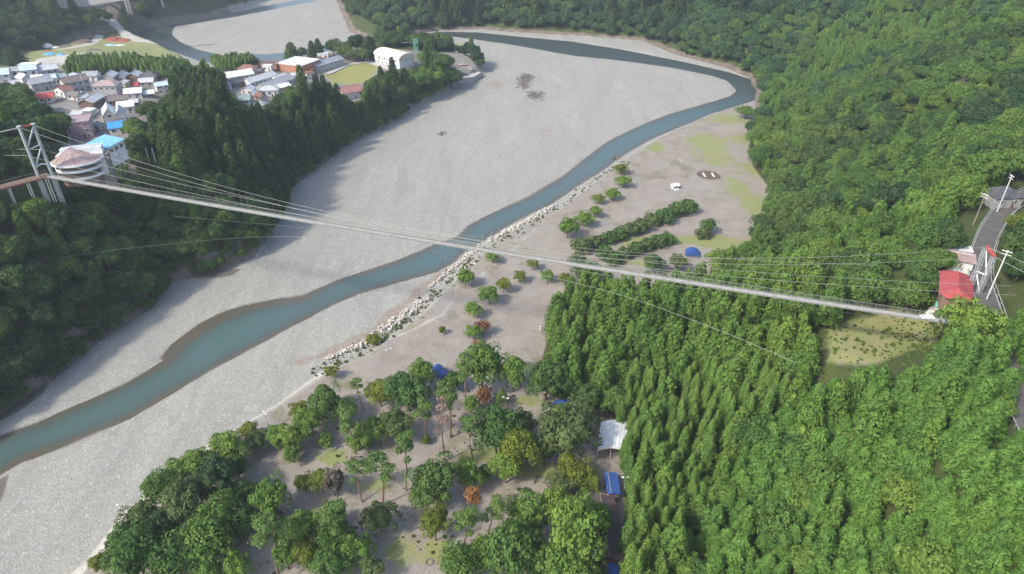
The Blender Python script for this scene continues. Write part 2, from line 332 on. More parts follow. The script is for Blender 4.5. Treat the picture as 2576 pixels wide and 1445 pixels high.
class MB:
    """collects polygons, then builds one mesh"""
    def __init__(s): s.v = []; s.f = []; s.m = []; s.mats = []; s.cur = 0
    def mat(s, m):
        m = M[m] if isinstance(m, str) else m
        if m not in s.mats: s.mats.append(m)
        s.cur = s.mats.index(m); return s
    def add(s, V, Fs):
        b = len(s.v); s.v += [tuple(map(float, p)) for p in V]
        for f in Fs: s.f.append([b+i for i in f]); s.m.append(s.cur)
        return s
    def box(s, x0, x1, y0, y1, z0, z1):
        V = [(x0, y0, z0), (x1, y0, z0), (x1, y1, z0), (x0, y1, z0), (x0, y0, z1), (x1, y0, z1), (x1, y1, z1), (x0, y1, z1)]
        return s.add(V, [(0, 3, 2, 1), (4, 5, 6, 7), (0, 1, 5, 4), (1, 2, 6, 5), (2, 3, 7, 6), (3, 0, 4, 7)])
    def bar(s, a, b, r, r2=None, n=6):
        a = Vector(a); b = Vector(b); r2 = r if r2 is None else r2; d = (b-a)
        if d.length < 1e-6: return s
        d.normalize(); u = d.orthogonal().normalized(); w_ = d.cross(u); V = []
        for q, rr in ((a, r), (b, r2)):
            for k in range(n):
                an = 2*math.pi*k/n; V.append(q+(u*math.cos(an)+w_*math.sin(an))*rr)
        Fs = [(k, (k+1) % n, n+(k+1) % n, n+k) for k in range(n)]+[tuple(range(n))[::-1], tuple(range(n, 2*n))]
        return s.add(V, Fs)
    def tube(s, P, r, n=6, rs=None):
        for i in range(len(P)-1): s.bar(P[i], P[i+1], rs[i] if rs else r, rs[i+1] if rs else r, n)
        return s
    def prism(s, poly, z0, z1):
        n = len(poly); V = [(x, y, z0) for x, y in poly]+[(x, y, z1) for x, y in poly]
        return s.add(V, [(k, (k+1) % n, n+(k+1) % n, n+k) for k in range(n)]+[tuple(range(n))[::-1], tuple(range(n, 2*n))])
    def mesh(s, name, mats=None, smooth=False):
        me = bpy.data.meshes.new(name); me.from_pydata(s.v, [], s.f)
        for m_ in s.mats: me.materials.append(m_)
        if s.m: me.polygons.foreach_set('material_index', s.m)
        if smooth: me.polygons.foreach_set('use_smooth', [True]*len(s.f))
        me.update(); return me
    def build(s, name, parent=None, mat=None, smooth=False, loc=None):
        return link(name, s.mesh(name, smooth=smooth), parent, loc)
def mb(m): return MB().mat(m)

# ------------------------------------------------------------------ the ground sheet: rows widen with distance
ys = [25.0]
while ys[-1] < 1700: ys.append(ys[-1]+max(.75, .0052*(ys[-1]+30)))
ys = np.array(ys); ks = np.linspace(-1.3, 1.3, 640)
GX = (ys[:, None]+70)*ks[None, :]; GY = np.repeat(ys[:, None], len(ks), 1)
X = GX.ravel(); Y = GY.ravel(); Z = H(X, Y)
nr, nc = GX.shape
idx = np.arange(nr*nc).reshape(nr, nc)
quads = np.stack([idx[:-1, :-1], idx[:-1, 1:], idx[1:, 1:], idx[1:, :-1]], -1).reshape(-1, 4)
PX, PY = proj(X, Y, Z)
dr = sdist(X, Y, RIGHT_HILL); dl = sdist(X, Y, LEFT_LAND); dc = sdist(X, Y, CAMP); dm = sdist(X, Y, MOUNT)
dwat = np.maximum(sdist(X, Y, WATER[0]), sdist(X, Y, WATER[1]))
def blob(px, py, rx, ry, z=3.0):      # a soft round patch of ground, sized in metres
    c = at(px, py, z); return np.exp(-(((X-c[0])/rx)**2+((Y-c[1])/ry)**2))
def zone(P, z, soft=3.0): return sm(-soft, soft, sdist(X, Y, pts(P, z)))
def along(P, z, wd, soft=1.5): return sm(wd+soft, wd-soft, seg_dist(X, Y, pts(P, z)))
m1 = np.zeros((len(X), 3)); m2 = np.zeros((len(X), 3)); m3 = np.zeros((len(X), 3))
nz = fbm(X, Y, 18, 51)
m1[:, 0] = sm(-1.5, 2.5, dc)
tf = np.zeros(len(X))
for q in [(1790, 385, 14, 26), (1830, 300, 16, 14), (1850, 470, 9, 14), (1900, 520, 7, 16), (1860, 620, 12, 10), (1780, 350, 10, 10), (1650, 370, 6, 10), (1560, 430, 4, 10), (1870, 350, 9, 12), (1700, 600, 14, 5),
          (1600, 610, 16, 5), (1600, 660, 14, 4), (1800, 610, 8, 6), (1900, 430, 6, 12), (1250, 1130, 7, 3.5), (1350, 1180, 8, 4), (1090, 1390, 5, 5), (930, 1220, 7, 3), (1180, 1150, 6, 3), (1000, 1390, 4, 6), (1450, 1180, 6, 3),
          (1290, 1170, 5, 3), (1330, 1010, 5, 3), (1120, 640, 4, 3), (1100, 735, 4, 2), (1020, 820, 6, 1.6), (940, 865, 5, 1.6), (1200, 600, 5, 2), (840, 1150, 5, 3)]:
    tf += blob(*q)*.85
m1[:, 1] = np.clip(tf, 0, 1)*m1[:, 0]; m1[:, 1] = np.maximum(m1[:, 1], sm(-6, 3, sdist(X, Y, CLEAR))*.8)
fl = np.zeros(len(X))
fl = np.maximum(fl, sm(-1, 3, dr)*sm(-8, 2, -sdist(X, Y, CLEAR)-2)); fl = np.maximum(fl, sm(1.5, 5, dl))
VILL = pts([(-60, 150, 30), (60, 160, 24), (170, 170, 26), (180, 195, 30), (260, 190, 32), (420, 190, 30), (450, 240, 30), (400, 262, 33), (345, 275, 35), (340, 345, 42), (325, 400, 46), (262, 425, 47), (200, 425, 48), (165, 380, 45), (180, 320, 41), (170, 290, 39), (110, 275, 38), (60, 235, 37), (-60, 228, 38)])
SCHOOL = pts([(555, 172, 20), (640, 150, 19), (780, 130, 17), (940, 124, 15), (1060, 130, 14), (1085, 172, 13), (925, 225, 15), (920, 262, 13), (845, 268, 14), (740, 245, 20), (650, 285, 24), (580, 266, 25)])
FIELD = pts([(-50, 175, 22), (60, 138, 18), (200, 108, 12), (320, 92, 9), (345, 100, 7), (420, 125, 8), (540, 160, 14), (560, 172, 16), (420, 170, 18), (180, 175, 24), (160, 195, 28), (-50, 200, 30)])
TIP = pts([(1085, 150, 8), (1150, 148, 6), (1225, 182, 4), (1185, 208, 5), (1140, 205, 8)])
for P in (VILL, SCHOOL, FIELD, TIP): fl *= 1-sm(-3, 2, sdist(X, Y, P))
m1[:, 2] = fl
vil = np.maximum(np.maximum(sm(-3, 2, sdist(X, Y, VILL)), sm(-3, 2, sdist(X, Y, SCHOOL))), sm(-3, 2, sdist(X, Y, TIP)))
m3[:, 1] = vil*.75
m3[:, 0] = np.maximum(zone([(812, 182), (925, 155), (960, 163), (918, 212), (835, 216)], 15, 1.5), 0)
m1[:, 1] = np.maximum(m1[:, 1], sm(-3, 2, sdist(X, Y, FIELD))*.95); m3[:, 1] *= 1-m3[:, 0]; m3[:, 1] *= 1-sm(.2, .6, m1[:, 1])
m3[:, 0] *= 1-zone([(95, 150), (210, 128), (230, 145), (170, 178), (95, 178)], 20)
m2[:, 2] = np.maximum.reduce([zone([(95, 150), (210, 128), (230, 145), (170, 178), (95, 178)], 20), along([(285, 84), (315, 88), (322, 100), (345, 110), (400, 120)], 7, 5),
    zone([(160, 245), (235, 240), (240, 262), (190, 275)], 35)*.6, along([(250, 90), (220, 118), (150, 135)], 12, 4)*.8])
# rock at the foot of the hills
m2[:, 0] = np.maximum(sm(6, 2, dr)*sm(-4, 0, dr)*sm(380, 430, Y), sm(5.5, 2, dl)*sm(-2, 0, dl)*sm(420, 380, Y)*.9)
m2[:, 0] = np.maximum(m2[:, 0], np.maximum(blob(270, 52, 30, 60, 20)*1.2*(dm > 0), zone([(2240, 700), (2270, 690), (2265, 760), (2240, 775)], 35)))
m2[:, 1] = sm(-1.1, .3, dwat+nz*.6)*.75
for P_ in ([(470, 693), (540, 686), (606, 680), (585, 696), (545, 702), (490, 702)], [(-20, 1062), (60, 1010), (118, 966), (112, 990), (60, 1030), (0, 1062)], [(-60, 1330), (-10, 1215), (20, 1195), (10, 1240), (-10, 1290), (-30, 1380)]): m2[:, 1] = np.maximum(m2[:, 1], sm(-1.2, .6, sdist(X, Y, pts(P_, 0))))
# pale revetment along the terrace, the low mound, sandy foot of the terrace
lev = [(120, 1500), (245, 1400), (330, 1310), (420, 1215), (560, 1108), (700, 1022), (790, 962), (850, 925)]
m2[:, 2] = np.maximum(m2[:, 2], sm(2.7, 1.3, seg_dist(X, Y, pts([(110, 1560), (190, 1450), (300, 1312), (398, 1208), (556, 1100)], 2))+nz*.7)*.95)
m2[:, 2] = np.maximum(m2[:, 2], sm(1.8, .7, seg_dist(X, Y, pts([(556, 1100), (700, 1012), (830, 918)], 2))+nz*.6)*.85)
m2[:, 2] = np.maximum(m2[:, 2], along([(1150, 712), (1146, 745), (1115, 790), (1040, 830), (985, 852), (900, 890)], 3, 1.0, 1.8)*.62)
m2[:, 2] = np.maximum(m2[:, 2], along([(1560, 395), (1480, 470), (1400, 530), (1330, 590), (1280, 640), (1200, 700)], 3, .9, 2)*.6)
m2[:, 2] = np.maximum(m2[:, 2], (along([(1040, 1190), (1020, 1240), (1028, 1290), (1012, 1350), (1030, 1460)], 3, 1.3, 2.2)*.75+along([(1290, 700), (1262, 780), (1215, 860), (1080, 900)], 3, .9, 1.2)*.7+along([(700, 1180), (830, 1140), (960, 1090)], 3, 1, 1.5)*.5)*.62)
m3[:, 2] = np.maximum(sm(4.5, 0, seg_dist(X, Y, pts([(760, 905), (850, 875), (940, 830), (1010, 770), (1090, 700), (1150, 650)], 1))+nz*5)*sm(3, -1, dc)*.62,
                      blob(1370, 330, 9, 18, 0)*.5+blob(1245, 215, 14, 20, 0)*.55+blob(1170, 130, 16, 20, 0)*.4)
m3[:, 2] = np.maximum(m3[:, 2], (along([(1290, 196), (1245, 236), (1236, 268), (1250, 300)], 0, .5, 1.6)+along([(1330, 200), (1400, 250), (1392, 300)], 0, .4, 1.4)+along([(640, 700), (900, 560), (1300, 400)], 0, .6, 2.5)*.35+along([(560, 740), (800, 590), (1100, 450)], 0, .5, 2)*.3)*.55)
m2[:, 2] = np.maximum(m2[:, 2], (along([(1600, 560), (1700, 490), (1790, 470), (1860, 520)], 3, .5, .9)+along([(1590, 552), (1690, 482), (1795, 460), (1870, 515)], 3, .5, .9)+along([(1690, 480), (1720, 400), (1770, 330), (1840, 300)], 3, .5, .9)+along([(1240, 860), (1180, 850), (1000, 905), (860, 940)], 3, .5, .9))*.5)
m3[:, 2] *= (dwat < -1)
m1[:, 1] = np.maximum(m1[:, 1], (blob(1130, 118, 22, 18, 0)+blob(1195, 150, 14, 12, 0))*.75)
rockr = sm(6, 2, dr)*sm(-3, 0, dr)*sm(300, 360, Y)
gm = npmesh('ground', np.stack([X, Y, Z], 1), quads, GROUND, smooth=True)
vcol(gm, 'm1', m1); vcol(gm, 'm2', m2); vcol(gm, 'm3', m3)
tag(link('ground', gm), kind='structure')
# ------------------------------------------------------------------ river
jx = fbm(X, Y, 26, 3)*2.2; jy = fbm(X, Y, 26, 5)*2.2
dwj = np.maximum(sdist(X+jx*.4, Y+jy*.4, WATER[0]), sdist(X+jx*.4, Y+jy*.4, WATER[1]))
keep = (dwj.reshape(nr, nc) > -5); kq = keep[:-1, :-1] | keep[1:, 1:]
wq = quads.reshape(nr-1, nc-1, 4)[kq]
used, inv = np.unique(wq, return_inverse=True)
WZ = -0.16+0*used
olive = np.exp(-(seg_dist(X[used], Y[used], pts([(400, 912), (450, 862), (540, 805), (640, 768), (760, 748)], 0))/6.5)**2)+.7*np.exp(-(seg_dist(X[used], Y[used], pts([(60, 1150), (200, 1108), (330, 1048)], 0))/3)**2)
wm = npmesh('river', np.stack([X[used], Y[used], WZ], 1), inv.reshape(-1, 4), WATERM, smooth=True)
far = sm(420, 560, Y[used]); rif = np.maximum.reduce([np.exp(-(((X[used]-at(*q)[0])/9)**2+((Y[used]-at(*q)[1])/12)**2)) for q in [(1520, 425), (1440, 470), (1480, 440), (1250, 590), (1120, 650)]])
vcol(wm, 'depth', np.stack([np.clip(dwj[used]/9.0, 0, 1)*(1-.8*np.clip(olive, 0, 1)), far, rif], 1))
tag(link('river', wm), kind='structure')
# ------------------------------------------------------------------ trees: crowns of many small leaf faces, trunks with limbs
def unit(n, r): v = r.normal(size=(n, 3)); return v/np.linalg.norm(v, axis=1, keepdims=True)
def leafquads(C, N, size, r, aspect=1.0, U=None):
    """quads at C facing N; returns verts, faces"""
    n = len(C); N = N/np.linalg.norm(N, axis=1, keepdims=True)
    A = unit(n, r) if U is None else U
    A = A-N*(A*N).sum(1, keepdims=True); A /= np.linalg.norm(A, axis=1, keepdims=True)+1e-9; B = np.cross(N, A)
    s = (size*(.65+.7*r.random(n)))[:, None]
    a = A*s*aspect; b = B*s
    k = r.random((n, 4, 1))*.5+.75
    V = np.stack([C-a*k[:, 0], C-b*k[:, 1]*.8, C+a*k[:, 2], C+b*k[:, 3]*.8], 1).reshape(-1, 3)
    return V
def crownmesh(name, V, tone, hue, mat):
    Fq = np.arange(len(V)).reshape(-1, 4); me = npmesh(name, V, Fq, mat)
    vcol(me, 'tone', np.stack([np.repeat(tone, 4), np.repeat(hue, 4), np.repeat(tone*0, 4)], 1)); return me
def core(R, cz, rz, r, n=60, lo=-.8):
    D = unit(n, r); D = D[D[:, 2] > lo]
    return D*np.array([R, R, rz])+np.array([0, 0, cz]), D
def broad(name, mat, R=4.5, Hh=9.0, base=2.2, clumps=30, per=46, leaf=.42, seed=1, flat=.85, crag=.3):
    r = np.random.default_rng(seed); cz = base+(Hh-base)*.52; rz = (Hh-base)*.5
    Cs = []; Ns = []; tn = []; hu = []
    for k in range(clumps):
        g = k/clumps; zc = 1-1.55*g; an = k*2.399+r.random()*.6; q = math.sqrt(max(0, 1-min(1, abs(zc))**2))
        rr = (.60+.2*r.random())*(1+crag*(r.random()-.6)); c = np.array([math.cos(an)*q*R*rr, math.sin(an)*q*R*rr, cz+zc*rz*rr])
        cr = R*(.20+.22*r.random()); m_ = int(per*(.7+.6*r.random())); D = unit(m_, r); out = c-np.array([0, 0, cz-rz*.5]); out /= np.linalg.norm(out)+1e-6
        D = D+out*.55+np.array([0, 0, .35]); D /= np.linalg.norm(D, axis=1, keepdims=True)
        P = c+D*cr*np.array([1, 1, flat])*(.75+.35*r.random((m_, 1))); Cs.append(P); Ns.append(D+unit(m_, r)*.55)
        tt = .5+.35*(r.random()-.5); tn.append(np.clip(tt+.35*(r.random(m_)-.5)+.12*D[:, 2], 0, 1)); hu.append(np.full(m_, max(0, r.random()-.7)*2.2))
    P, D = core(R*.6, cz, rz*.62, r, 90); Cs.append(P); Ns.append(D); tn.append(np.full(len(P), .15)); hu.append(np.zeros(len(P)))  # added core faces block light through the crown; inner shade painted as low tone
    C = np.vstack(Cs); N = np.vstack(Ns); size = np.full(len(C), leaf); size[-len(P):] = R*.2
    return crownmesh(name, leafquads(C, N, size, r), np.concatenate(tn), np.concatenate(hu), mat)
def cedar(name, mat, R=2.3, Hh=16.0, base=3.0, n=1500, leaf=.3, seed=1, power=.75, round_=.12, lump=.22, broken=0):
    r = np.random.default_rng(seed); t = r.random(n)**1.15*.999; f = (1-t)**power
    L = Hh-base; zz = base+t*L; rad = R*f*sm(0, round_, t+.04)
    an = r.random(n)*2*math.pi; wob = 1+lump*np.sin(an*3+zz*1.9/R+seed)+lump*.8*np.sin(an*5-zz*3.1/R+seed*2)
    rr = rad*wob*(.72+.36*r.random(n)); C = np.stack([np.cos(an)*rr, np.sin(an)*rr, zz-rr*.18], 1)
    N = np.stack([np.cos(an), np.sin(an), np.full(n, .55)], 1)+unit(n, r)*.5
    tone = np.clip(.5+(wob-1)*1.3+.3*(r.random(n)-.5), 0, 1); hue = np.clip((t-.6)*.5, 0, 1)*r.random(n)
    m_ = 110; tk = r.random(m_)*.85; rk = R*.62*(1-tk)**power; ak = r.random(m_)*6.283  # added inner faces stop light passing through, their shade painted as low tone
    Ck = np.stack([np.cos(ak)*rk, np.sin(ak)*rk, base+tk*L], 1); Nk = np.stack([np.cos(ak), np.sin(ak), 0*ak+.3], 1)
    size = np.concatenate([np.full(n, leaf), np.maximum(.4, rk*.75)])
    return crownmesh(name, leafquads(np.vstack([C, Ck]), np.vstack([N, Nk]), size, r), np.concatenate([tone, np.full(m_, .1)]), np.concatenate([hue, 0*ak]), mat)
def clumpcone(name, mat, R=2.8, Hh=14.0, base=2.5, clumps=38, per=52, leaf=.26, seed=1, power=.6, cl=.34, crag=.35, asp=1.0):
    """conifer seen from above: a cone built of rounded sprays"""
    r = np.random.default_rng(seed); Cs = []; Ns = []; tn = []; hu = []; L_ = Hh-base
    for k in range(clumps):
        t = ((k+.5)/clumps)**1.0; rad = R*(1-t)**power; an = k*2.399+r.random()*.5; q = rad*(.72+crag*(r.random()-.5)); c = np.array([math.cos(an)*q, math.sin(an)*q, base+t*L_-q*.15])
        cr = R*cl*(.65+.6*(1-t))*(.8+.4*r.random()); m_ = int(per*(.8+.4*r.random())*(.6+.7*(1-t))); D = unit(m_, r)+np.array([math.cos(an)*.5, math.sin(an)*.5, .5]); D /= np.linalg.norm(D, axis=1, keepdims=True)
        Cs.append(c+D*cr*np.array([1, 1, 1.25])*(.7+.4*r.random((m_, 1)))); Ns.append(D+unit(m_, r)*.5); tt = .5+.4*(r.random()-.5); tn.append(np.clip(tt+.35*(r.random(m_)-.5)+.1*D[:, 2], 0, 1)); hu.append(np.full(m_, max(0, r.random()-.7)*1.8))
    m_ = 90; tk = r.random(m_)*.85; rk = R*.6*(1-tk)**power; ak = r.random(m_)*6.283  # added core inside the cone blocks light; low tone paints its inner shade
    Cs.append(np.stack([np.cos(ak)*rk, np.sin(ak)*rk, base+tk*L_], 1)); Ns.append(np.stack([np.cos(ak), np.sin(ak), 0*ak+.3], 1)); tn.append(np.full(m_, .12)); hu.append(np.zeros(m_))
    C = np.vstack(Cs); size = np.full(len(C), leaf); size[-m_:] = np.maximum(.4, rk*.7)/asp**.5
    U = None if asp == 1 else C*np.array([1, 1, 0])+np.array([0, 0, .25])+unit(len(C), r)*.5
    return crownmesh(name, leafquads(C, np.vstack(Ns), size, r, asp, U), np.concatenate(tn), np.concatenate(hu), mat)
def frond(name, mat, R=3.0, Hh=11.0, base=1.5, tiers=15, seed=1, w_=.17, seg=3):
    """young cypress: tiers of long sprays that reach out and droop at the tip"""
    r = np.random.default_rng(seed); L = Hh-base; Vs = []; tn = []; hu = []
    for k in range(tiers):
        t = (k+.5*r.random())/tiers; z0 = base+t*L*.97; rad = R*(1-t)**.8+.25; nb = int(12+20*(1-t))
        for b in range(nb):
            an = 6.283*b/nb+k*.7+r.random()*.3; ln = rad*(.8+.4*r.random()); up = .45+.45*t
            d = np.array([math.cos(an), math.sin(an), 0]); s_ = np.array([-d[1], d[0], 0]); tt = .5+.42*(r.random()-.5); hh = max(0, r.random()-.6)
            P = [np.array([0, 0, z0])+d*ln*q+np.array([0, 0, ln*(up*q-.62*q*q)]) for q in np.linspace(.18, 1, seg+1)]
            for i in range(seg):
                wa = w_*(1.6+ln*.5)*(1-.3*i/seg); wb = w_*(1.6+ln*.5)*(1-.3*(i+1)/seg) if i < seg-1 else .05
                for side in (-1, 1):
                    e0 = s_*wa*side+np.array([0, 0, .12*wa]); e1 = s_*wb*side+np.array([0, 0, .12*wb]); droop = np.array([0, 0, -.42])
                    Vs += [P[i], P[i]+e0*1.0+droop*wa, P[i+1]+e1*1.0+droop*wb, P[i+1]]; tn.append(np.clip(tt+.25*i/seg+.1*(r.random()-.5), 0, 1)); hu.append(hh*i/seg)
    n = 90; tk = r.random(n)*.85; rk = R*.45*(1-tk)**.8; ak = r.random(n)*6.283  # added inner faces block light between sprays, toned dark as painted shade
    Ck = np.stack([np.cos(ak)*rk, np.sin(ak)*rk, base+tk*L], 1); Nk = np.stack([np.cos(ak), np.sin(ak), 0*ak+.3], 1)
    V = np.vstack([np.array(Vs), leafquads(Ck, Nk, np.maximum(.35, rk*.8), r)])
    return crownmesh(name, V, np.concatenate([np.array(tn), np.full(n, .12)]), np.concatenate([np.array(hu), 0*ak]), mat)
def pads(name, mat, spots, leaf=.28, per=150, seed=1, flat=.42):
    """pine: a few flattened pads of needles; spots = (x, y, z, radius)"""
    r = np.random.default_rng(seed); Cs = []; Ns = []; tn = []
    for (x, y, z, R) in spots:
        m_ = int(per*R*R/2.5)+20; D = unit(m_, r)+np.array([0, 0, .45]); D /= np.linalg.norm(D, axis=1, keepdims=True)
        lum = 1+.28*np.sin(D[:, 0]*7+x)*np.sin(D[:, 1]*6+y); P = np.array([x, y, z])+D*np.array([R, R, R*flat])*(.55+.5*r.random((m_, 1)))*lum[:, None]
        Cs.append(P); Ns.append(D+unit(m_, r)*.6+np.array([0, 0, .2])); tn.append(np.clip(.55+.5*(lum-1)+.4*(r.random(m_)-.5), 0, 1))
    C = np.vstack(Cs); return crownmesh(name, leafquads(C, np.vstack(Ns), np.full(len(C), leaf), r), np.concatenate(tn), np.zeros(len(C)), mat)
def trunk(name, mat, Hh, r0=.28, limbs=7, R=3.0, lo=.35, seed=1, bend=.3, n=6, thin=.12):
    r = random.Random(seed); b = mb(mat); P = []; ox = oy = 0
    for k in range(6):
        P.append((ox, oy, -0.6+(Hh+.6)*k/5)); ox += (r.random()-.5)*bend*2; oy += (r.random()-.5)*bend*2
    b.tube(P, 0, n, rs=[r0*(1.15-k/5*(1-thin)) for k in range(6)])
    for k in range(limbs):
        t = lo+(.95-lo)*(k+.5)/limbs; i = min(4, int(t*5)); f = t*5-i; q = Vector(P[i]).lerp(Vector(P[i+1]), f); an = k*2.4+r.random()
        ln = R*(.5+.5*r.random())*(1.15-t*.5); e = q+Vector((math.cos(an)*ln, math.sin(an)*ln, ln*.55)); b.bar(q, e, r0*.38*(1.1-t*.5), r0*.12, 4)
        m2_ = q.lerp(e, .55); b.bar(m2_, m2_+Vector((math.cos(an+.9)*ln*.4, math.sin(an+.9)*ln*.4, ln*.35)), r0*.16, r0*.06, 4)
    return b.mesh(name)
def pinetree(seed, Hh=13, lean=1.2, npad=6, spread=3.0):
    r = random.Random(seed); b = mb('pine_bark'); P = []; an0 = r.random()*6.28
    for k in range(8):
        t = k/7; P.append(Vector((math.cos(an0)*lean*t**1.5+.25*math.sin(t*6+seed), math.sin(an0)*lean*t**1.5+.25*math.cos(t*5+seed), -.5+(Hh+.2)*t)))
    b.tube(P, 0, 6, rs=[.22*(1.1-.75*k/7) for k in range(8)]); spots = []
    for k in range(npad):
        t = .62+.38*(k+.6)/npad; i = min(6, int(t*7)); q = P[i].lerp(P[i+1], t*7-i); an = k*2.3+r.random()*1.2; ln = spread*(.35+.65*r.random())*(1.25-t*.6)
        e = q+Vector((math.cos(an)*ln, math.sin(an)*ln, .3+.5*r.random())); m_ = q.lerp(e, .5)+Vector((0, 0, -.15)); b.tube([q, m_, e], 0, 5, rs=[.10, .07, .04]); spots.append((e.x, e.y, e.z+.25, 1.0+.75*r.random()))
        b.bar(m_, m_+Vector((math.cos(an+1)*.9, math.sin(an+1)*.9, .3)), .05, .02, 4)
    spots.append((P[-1].x, P[-1].y, P[-1].z+.1, 1.35)); return b.mesh('pine_trunk'), spots
L = LEAF
# model library: kind -> list of (trunk mesh, crown mesh, height, radius)
LIB = {}
def reg(k, tr, cr, h, R): LIB.setdefault(k, []).append((tr, cr, h, R))
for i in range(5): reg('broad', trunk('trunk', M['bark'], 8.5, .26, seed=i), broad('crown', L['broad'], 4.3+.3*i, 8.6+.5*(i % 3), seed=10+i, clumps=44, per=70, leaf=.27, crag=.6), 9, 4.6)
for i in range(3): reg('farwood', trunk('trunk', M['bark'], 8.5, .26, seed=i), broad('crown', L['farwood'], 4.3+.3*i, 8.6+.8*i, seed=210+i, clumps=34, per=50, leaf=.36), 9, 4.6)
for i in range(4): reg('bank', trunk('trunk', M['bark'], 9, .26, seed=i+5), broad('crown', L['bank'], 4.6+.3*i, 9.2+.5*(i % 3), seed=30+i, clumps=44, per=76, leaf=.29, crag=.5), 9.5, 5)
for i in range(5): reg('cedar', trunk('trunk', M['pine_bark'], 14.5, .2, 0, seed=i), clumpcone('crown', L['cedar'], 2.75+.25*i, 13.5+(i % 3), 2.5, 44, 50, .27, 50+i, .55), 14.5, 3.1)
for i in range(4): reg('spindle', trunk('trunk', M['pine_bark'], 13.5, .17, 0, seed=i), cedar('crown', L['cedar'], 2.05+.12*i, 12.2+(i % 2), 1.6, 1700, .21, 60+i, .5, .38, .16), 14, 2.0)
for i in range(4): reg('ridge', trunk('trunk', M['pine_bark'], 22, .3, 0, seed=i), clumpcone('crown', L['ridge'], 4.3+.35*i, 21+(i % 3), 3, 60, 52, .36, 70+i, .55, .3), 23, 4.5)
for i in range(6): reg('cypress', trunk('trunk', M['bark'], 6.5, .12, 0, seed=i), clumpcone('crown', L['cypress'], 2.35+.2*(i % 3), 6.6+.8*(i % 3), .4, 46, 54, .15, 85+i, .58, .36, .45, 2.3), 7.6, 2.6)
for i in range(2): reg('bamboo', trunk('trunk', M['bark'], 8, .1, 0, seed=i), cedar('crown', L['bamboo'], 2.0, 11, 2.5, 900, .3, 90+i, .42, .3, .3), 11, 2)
for cl in ('yellow', 'light', 'dark', 'olive', 'grey'):
    for i in range(2):
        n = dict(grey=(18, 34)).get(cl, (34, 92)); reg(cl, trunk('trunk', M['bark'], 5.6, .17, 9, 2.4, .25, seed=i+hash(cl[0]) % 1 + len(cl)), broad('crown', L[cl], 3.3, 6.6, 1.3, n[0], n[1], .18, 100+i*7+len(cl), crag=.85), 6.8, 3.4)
for cl in ('orange', 'red'):
    reg(cl, trunk('trunk', M['bark'], 4.2, .14, 12, 2.2, .2, seed=3), broad('crown', L[cl], 2.6, 4.8, .8, 24, 50, .14, 120+len(cl), crag=.6), 5, 2.6)
for i in range(4):
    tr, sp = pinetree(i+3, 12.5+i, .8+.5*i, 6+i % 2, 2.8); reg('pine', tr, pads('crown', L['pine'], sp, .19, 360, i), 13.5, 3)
tr, sp = pinetree(11, 13, .5, 8, 2.0); reg('deadpine', tr, pads('crown', L['pink'], [(a, b_, c_, d*.8) for a, b_, c_, d in sp], .2, 60, 5, .6), 13.5, 2.4)
tr, sp = pinetree(12, 9, .5, 9, 1.6); reg('orangepine', tr, pads('crown', L['orange'], [(a, b_, c_, d*.9) for a, b_, c_, d in sp], .24, 120, 5, .8), 10, 2.4)
LIB['shrub'] = [(trunk('stems', M['bark'], 1.2, .06, 6, .9, .2, seed=i), broad('foliage', L['olive' if i else 'yellow'], 1.6, 2.4, .1, 16, 34, .18, 130+i, crag=.4), 2.4, 1.7) for i in range(2)]
LIB['grassy'] = [(trunk('stems', M['bark'], .4, .02, 3, .3, .2, seed=i), broad('foliage', L['yellow' if i else 'light'], .75, .8, .0, 8, 12, .13, 150+i, crag=.4), .8, .75) for i in range(2)]
LIB['hedge'] = [(trunk('stems', M['bark'], 1.8, .08, 6, 1.2, .2, seed=i), broad('foliage', L['olive' if i else 'dark'], 2.7, 3.6, .0, 22, 50, .24, 140+i, crag=.35), 3.6, 2.8) for i in range(2)]

NAME = dict(broad='broadleaf_tree', bank='broadleaf_tree', cedar='cedar_tree', spindle='cedar_tree', ridge='cedar_tree', cypress='cypress_tree', bamboo='bamboo', pine='pine_tree', deadpine='pine_tree', orangepine='pine_tree', shrub='shrub', hedge='shrub')
def plant(kind, x, y, z, sc, label, group=None, rz=None, i=None, scz=None, cat='tree', part=('trunk', 'crown')):
    tr, cr, h, R = LIB[kind][i % len(LIB[kind]) if i is not None else random.randrange(len(LIB[kind]))]
    o = empty(NAME.get(kind, 'broadleaf_tree'), (x, y, z), random.random()*6.28 if rz is None else rz, label, cat, group); q_ = .86+.28*random.random(); o.scale = (sc*q_, sc*(2-q_), scz or sc)
    a, b_ = (('stems', 'foliage') if kind in ('shrub', 'hedge') else ('trunk', 'crown'))
    link(a, tr, o); link(b_, cr, o); return o

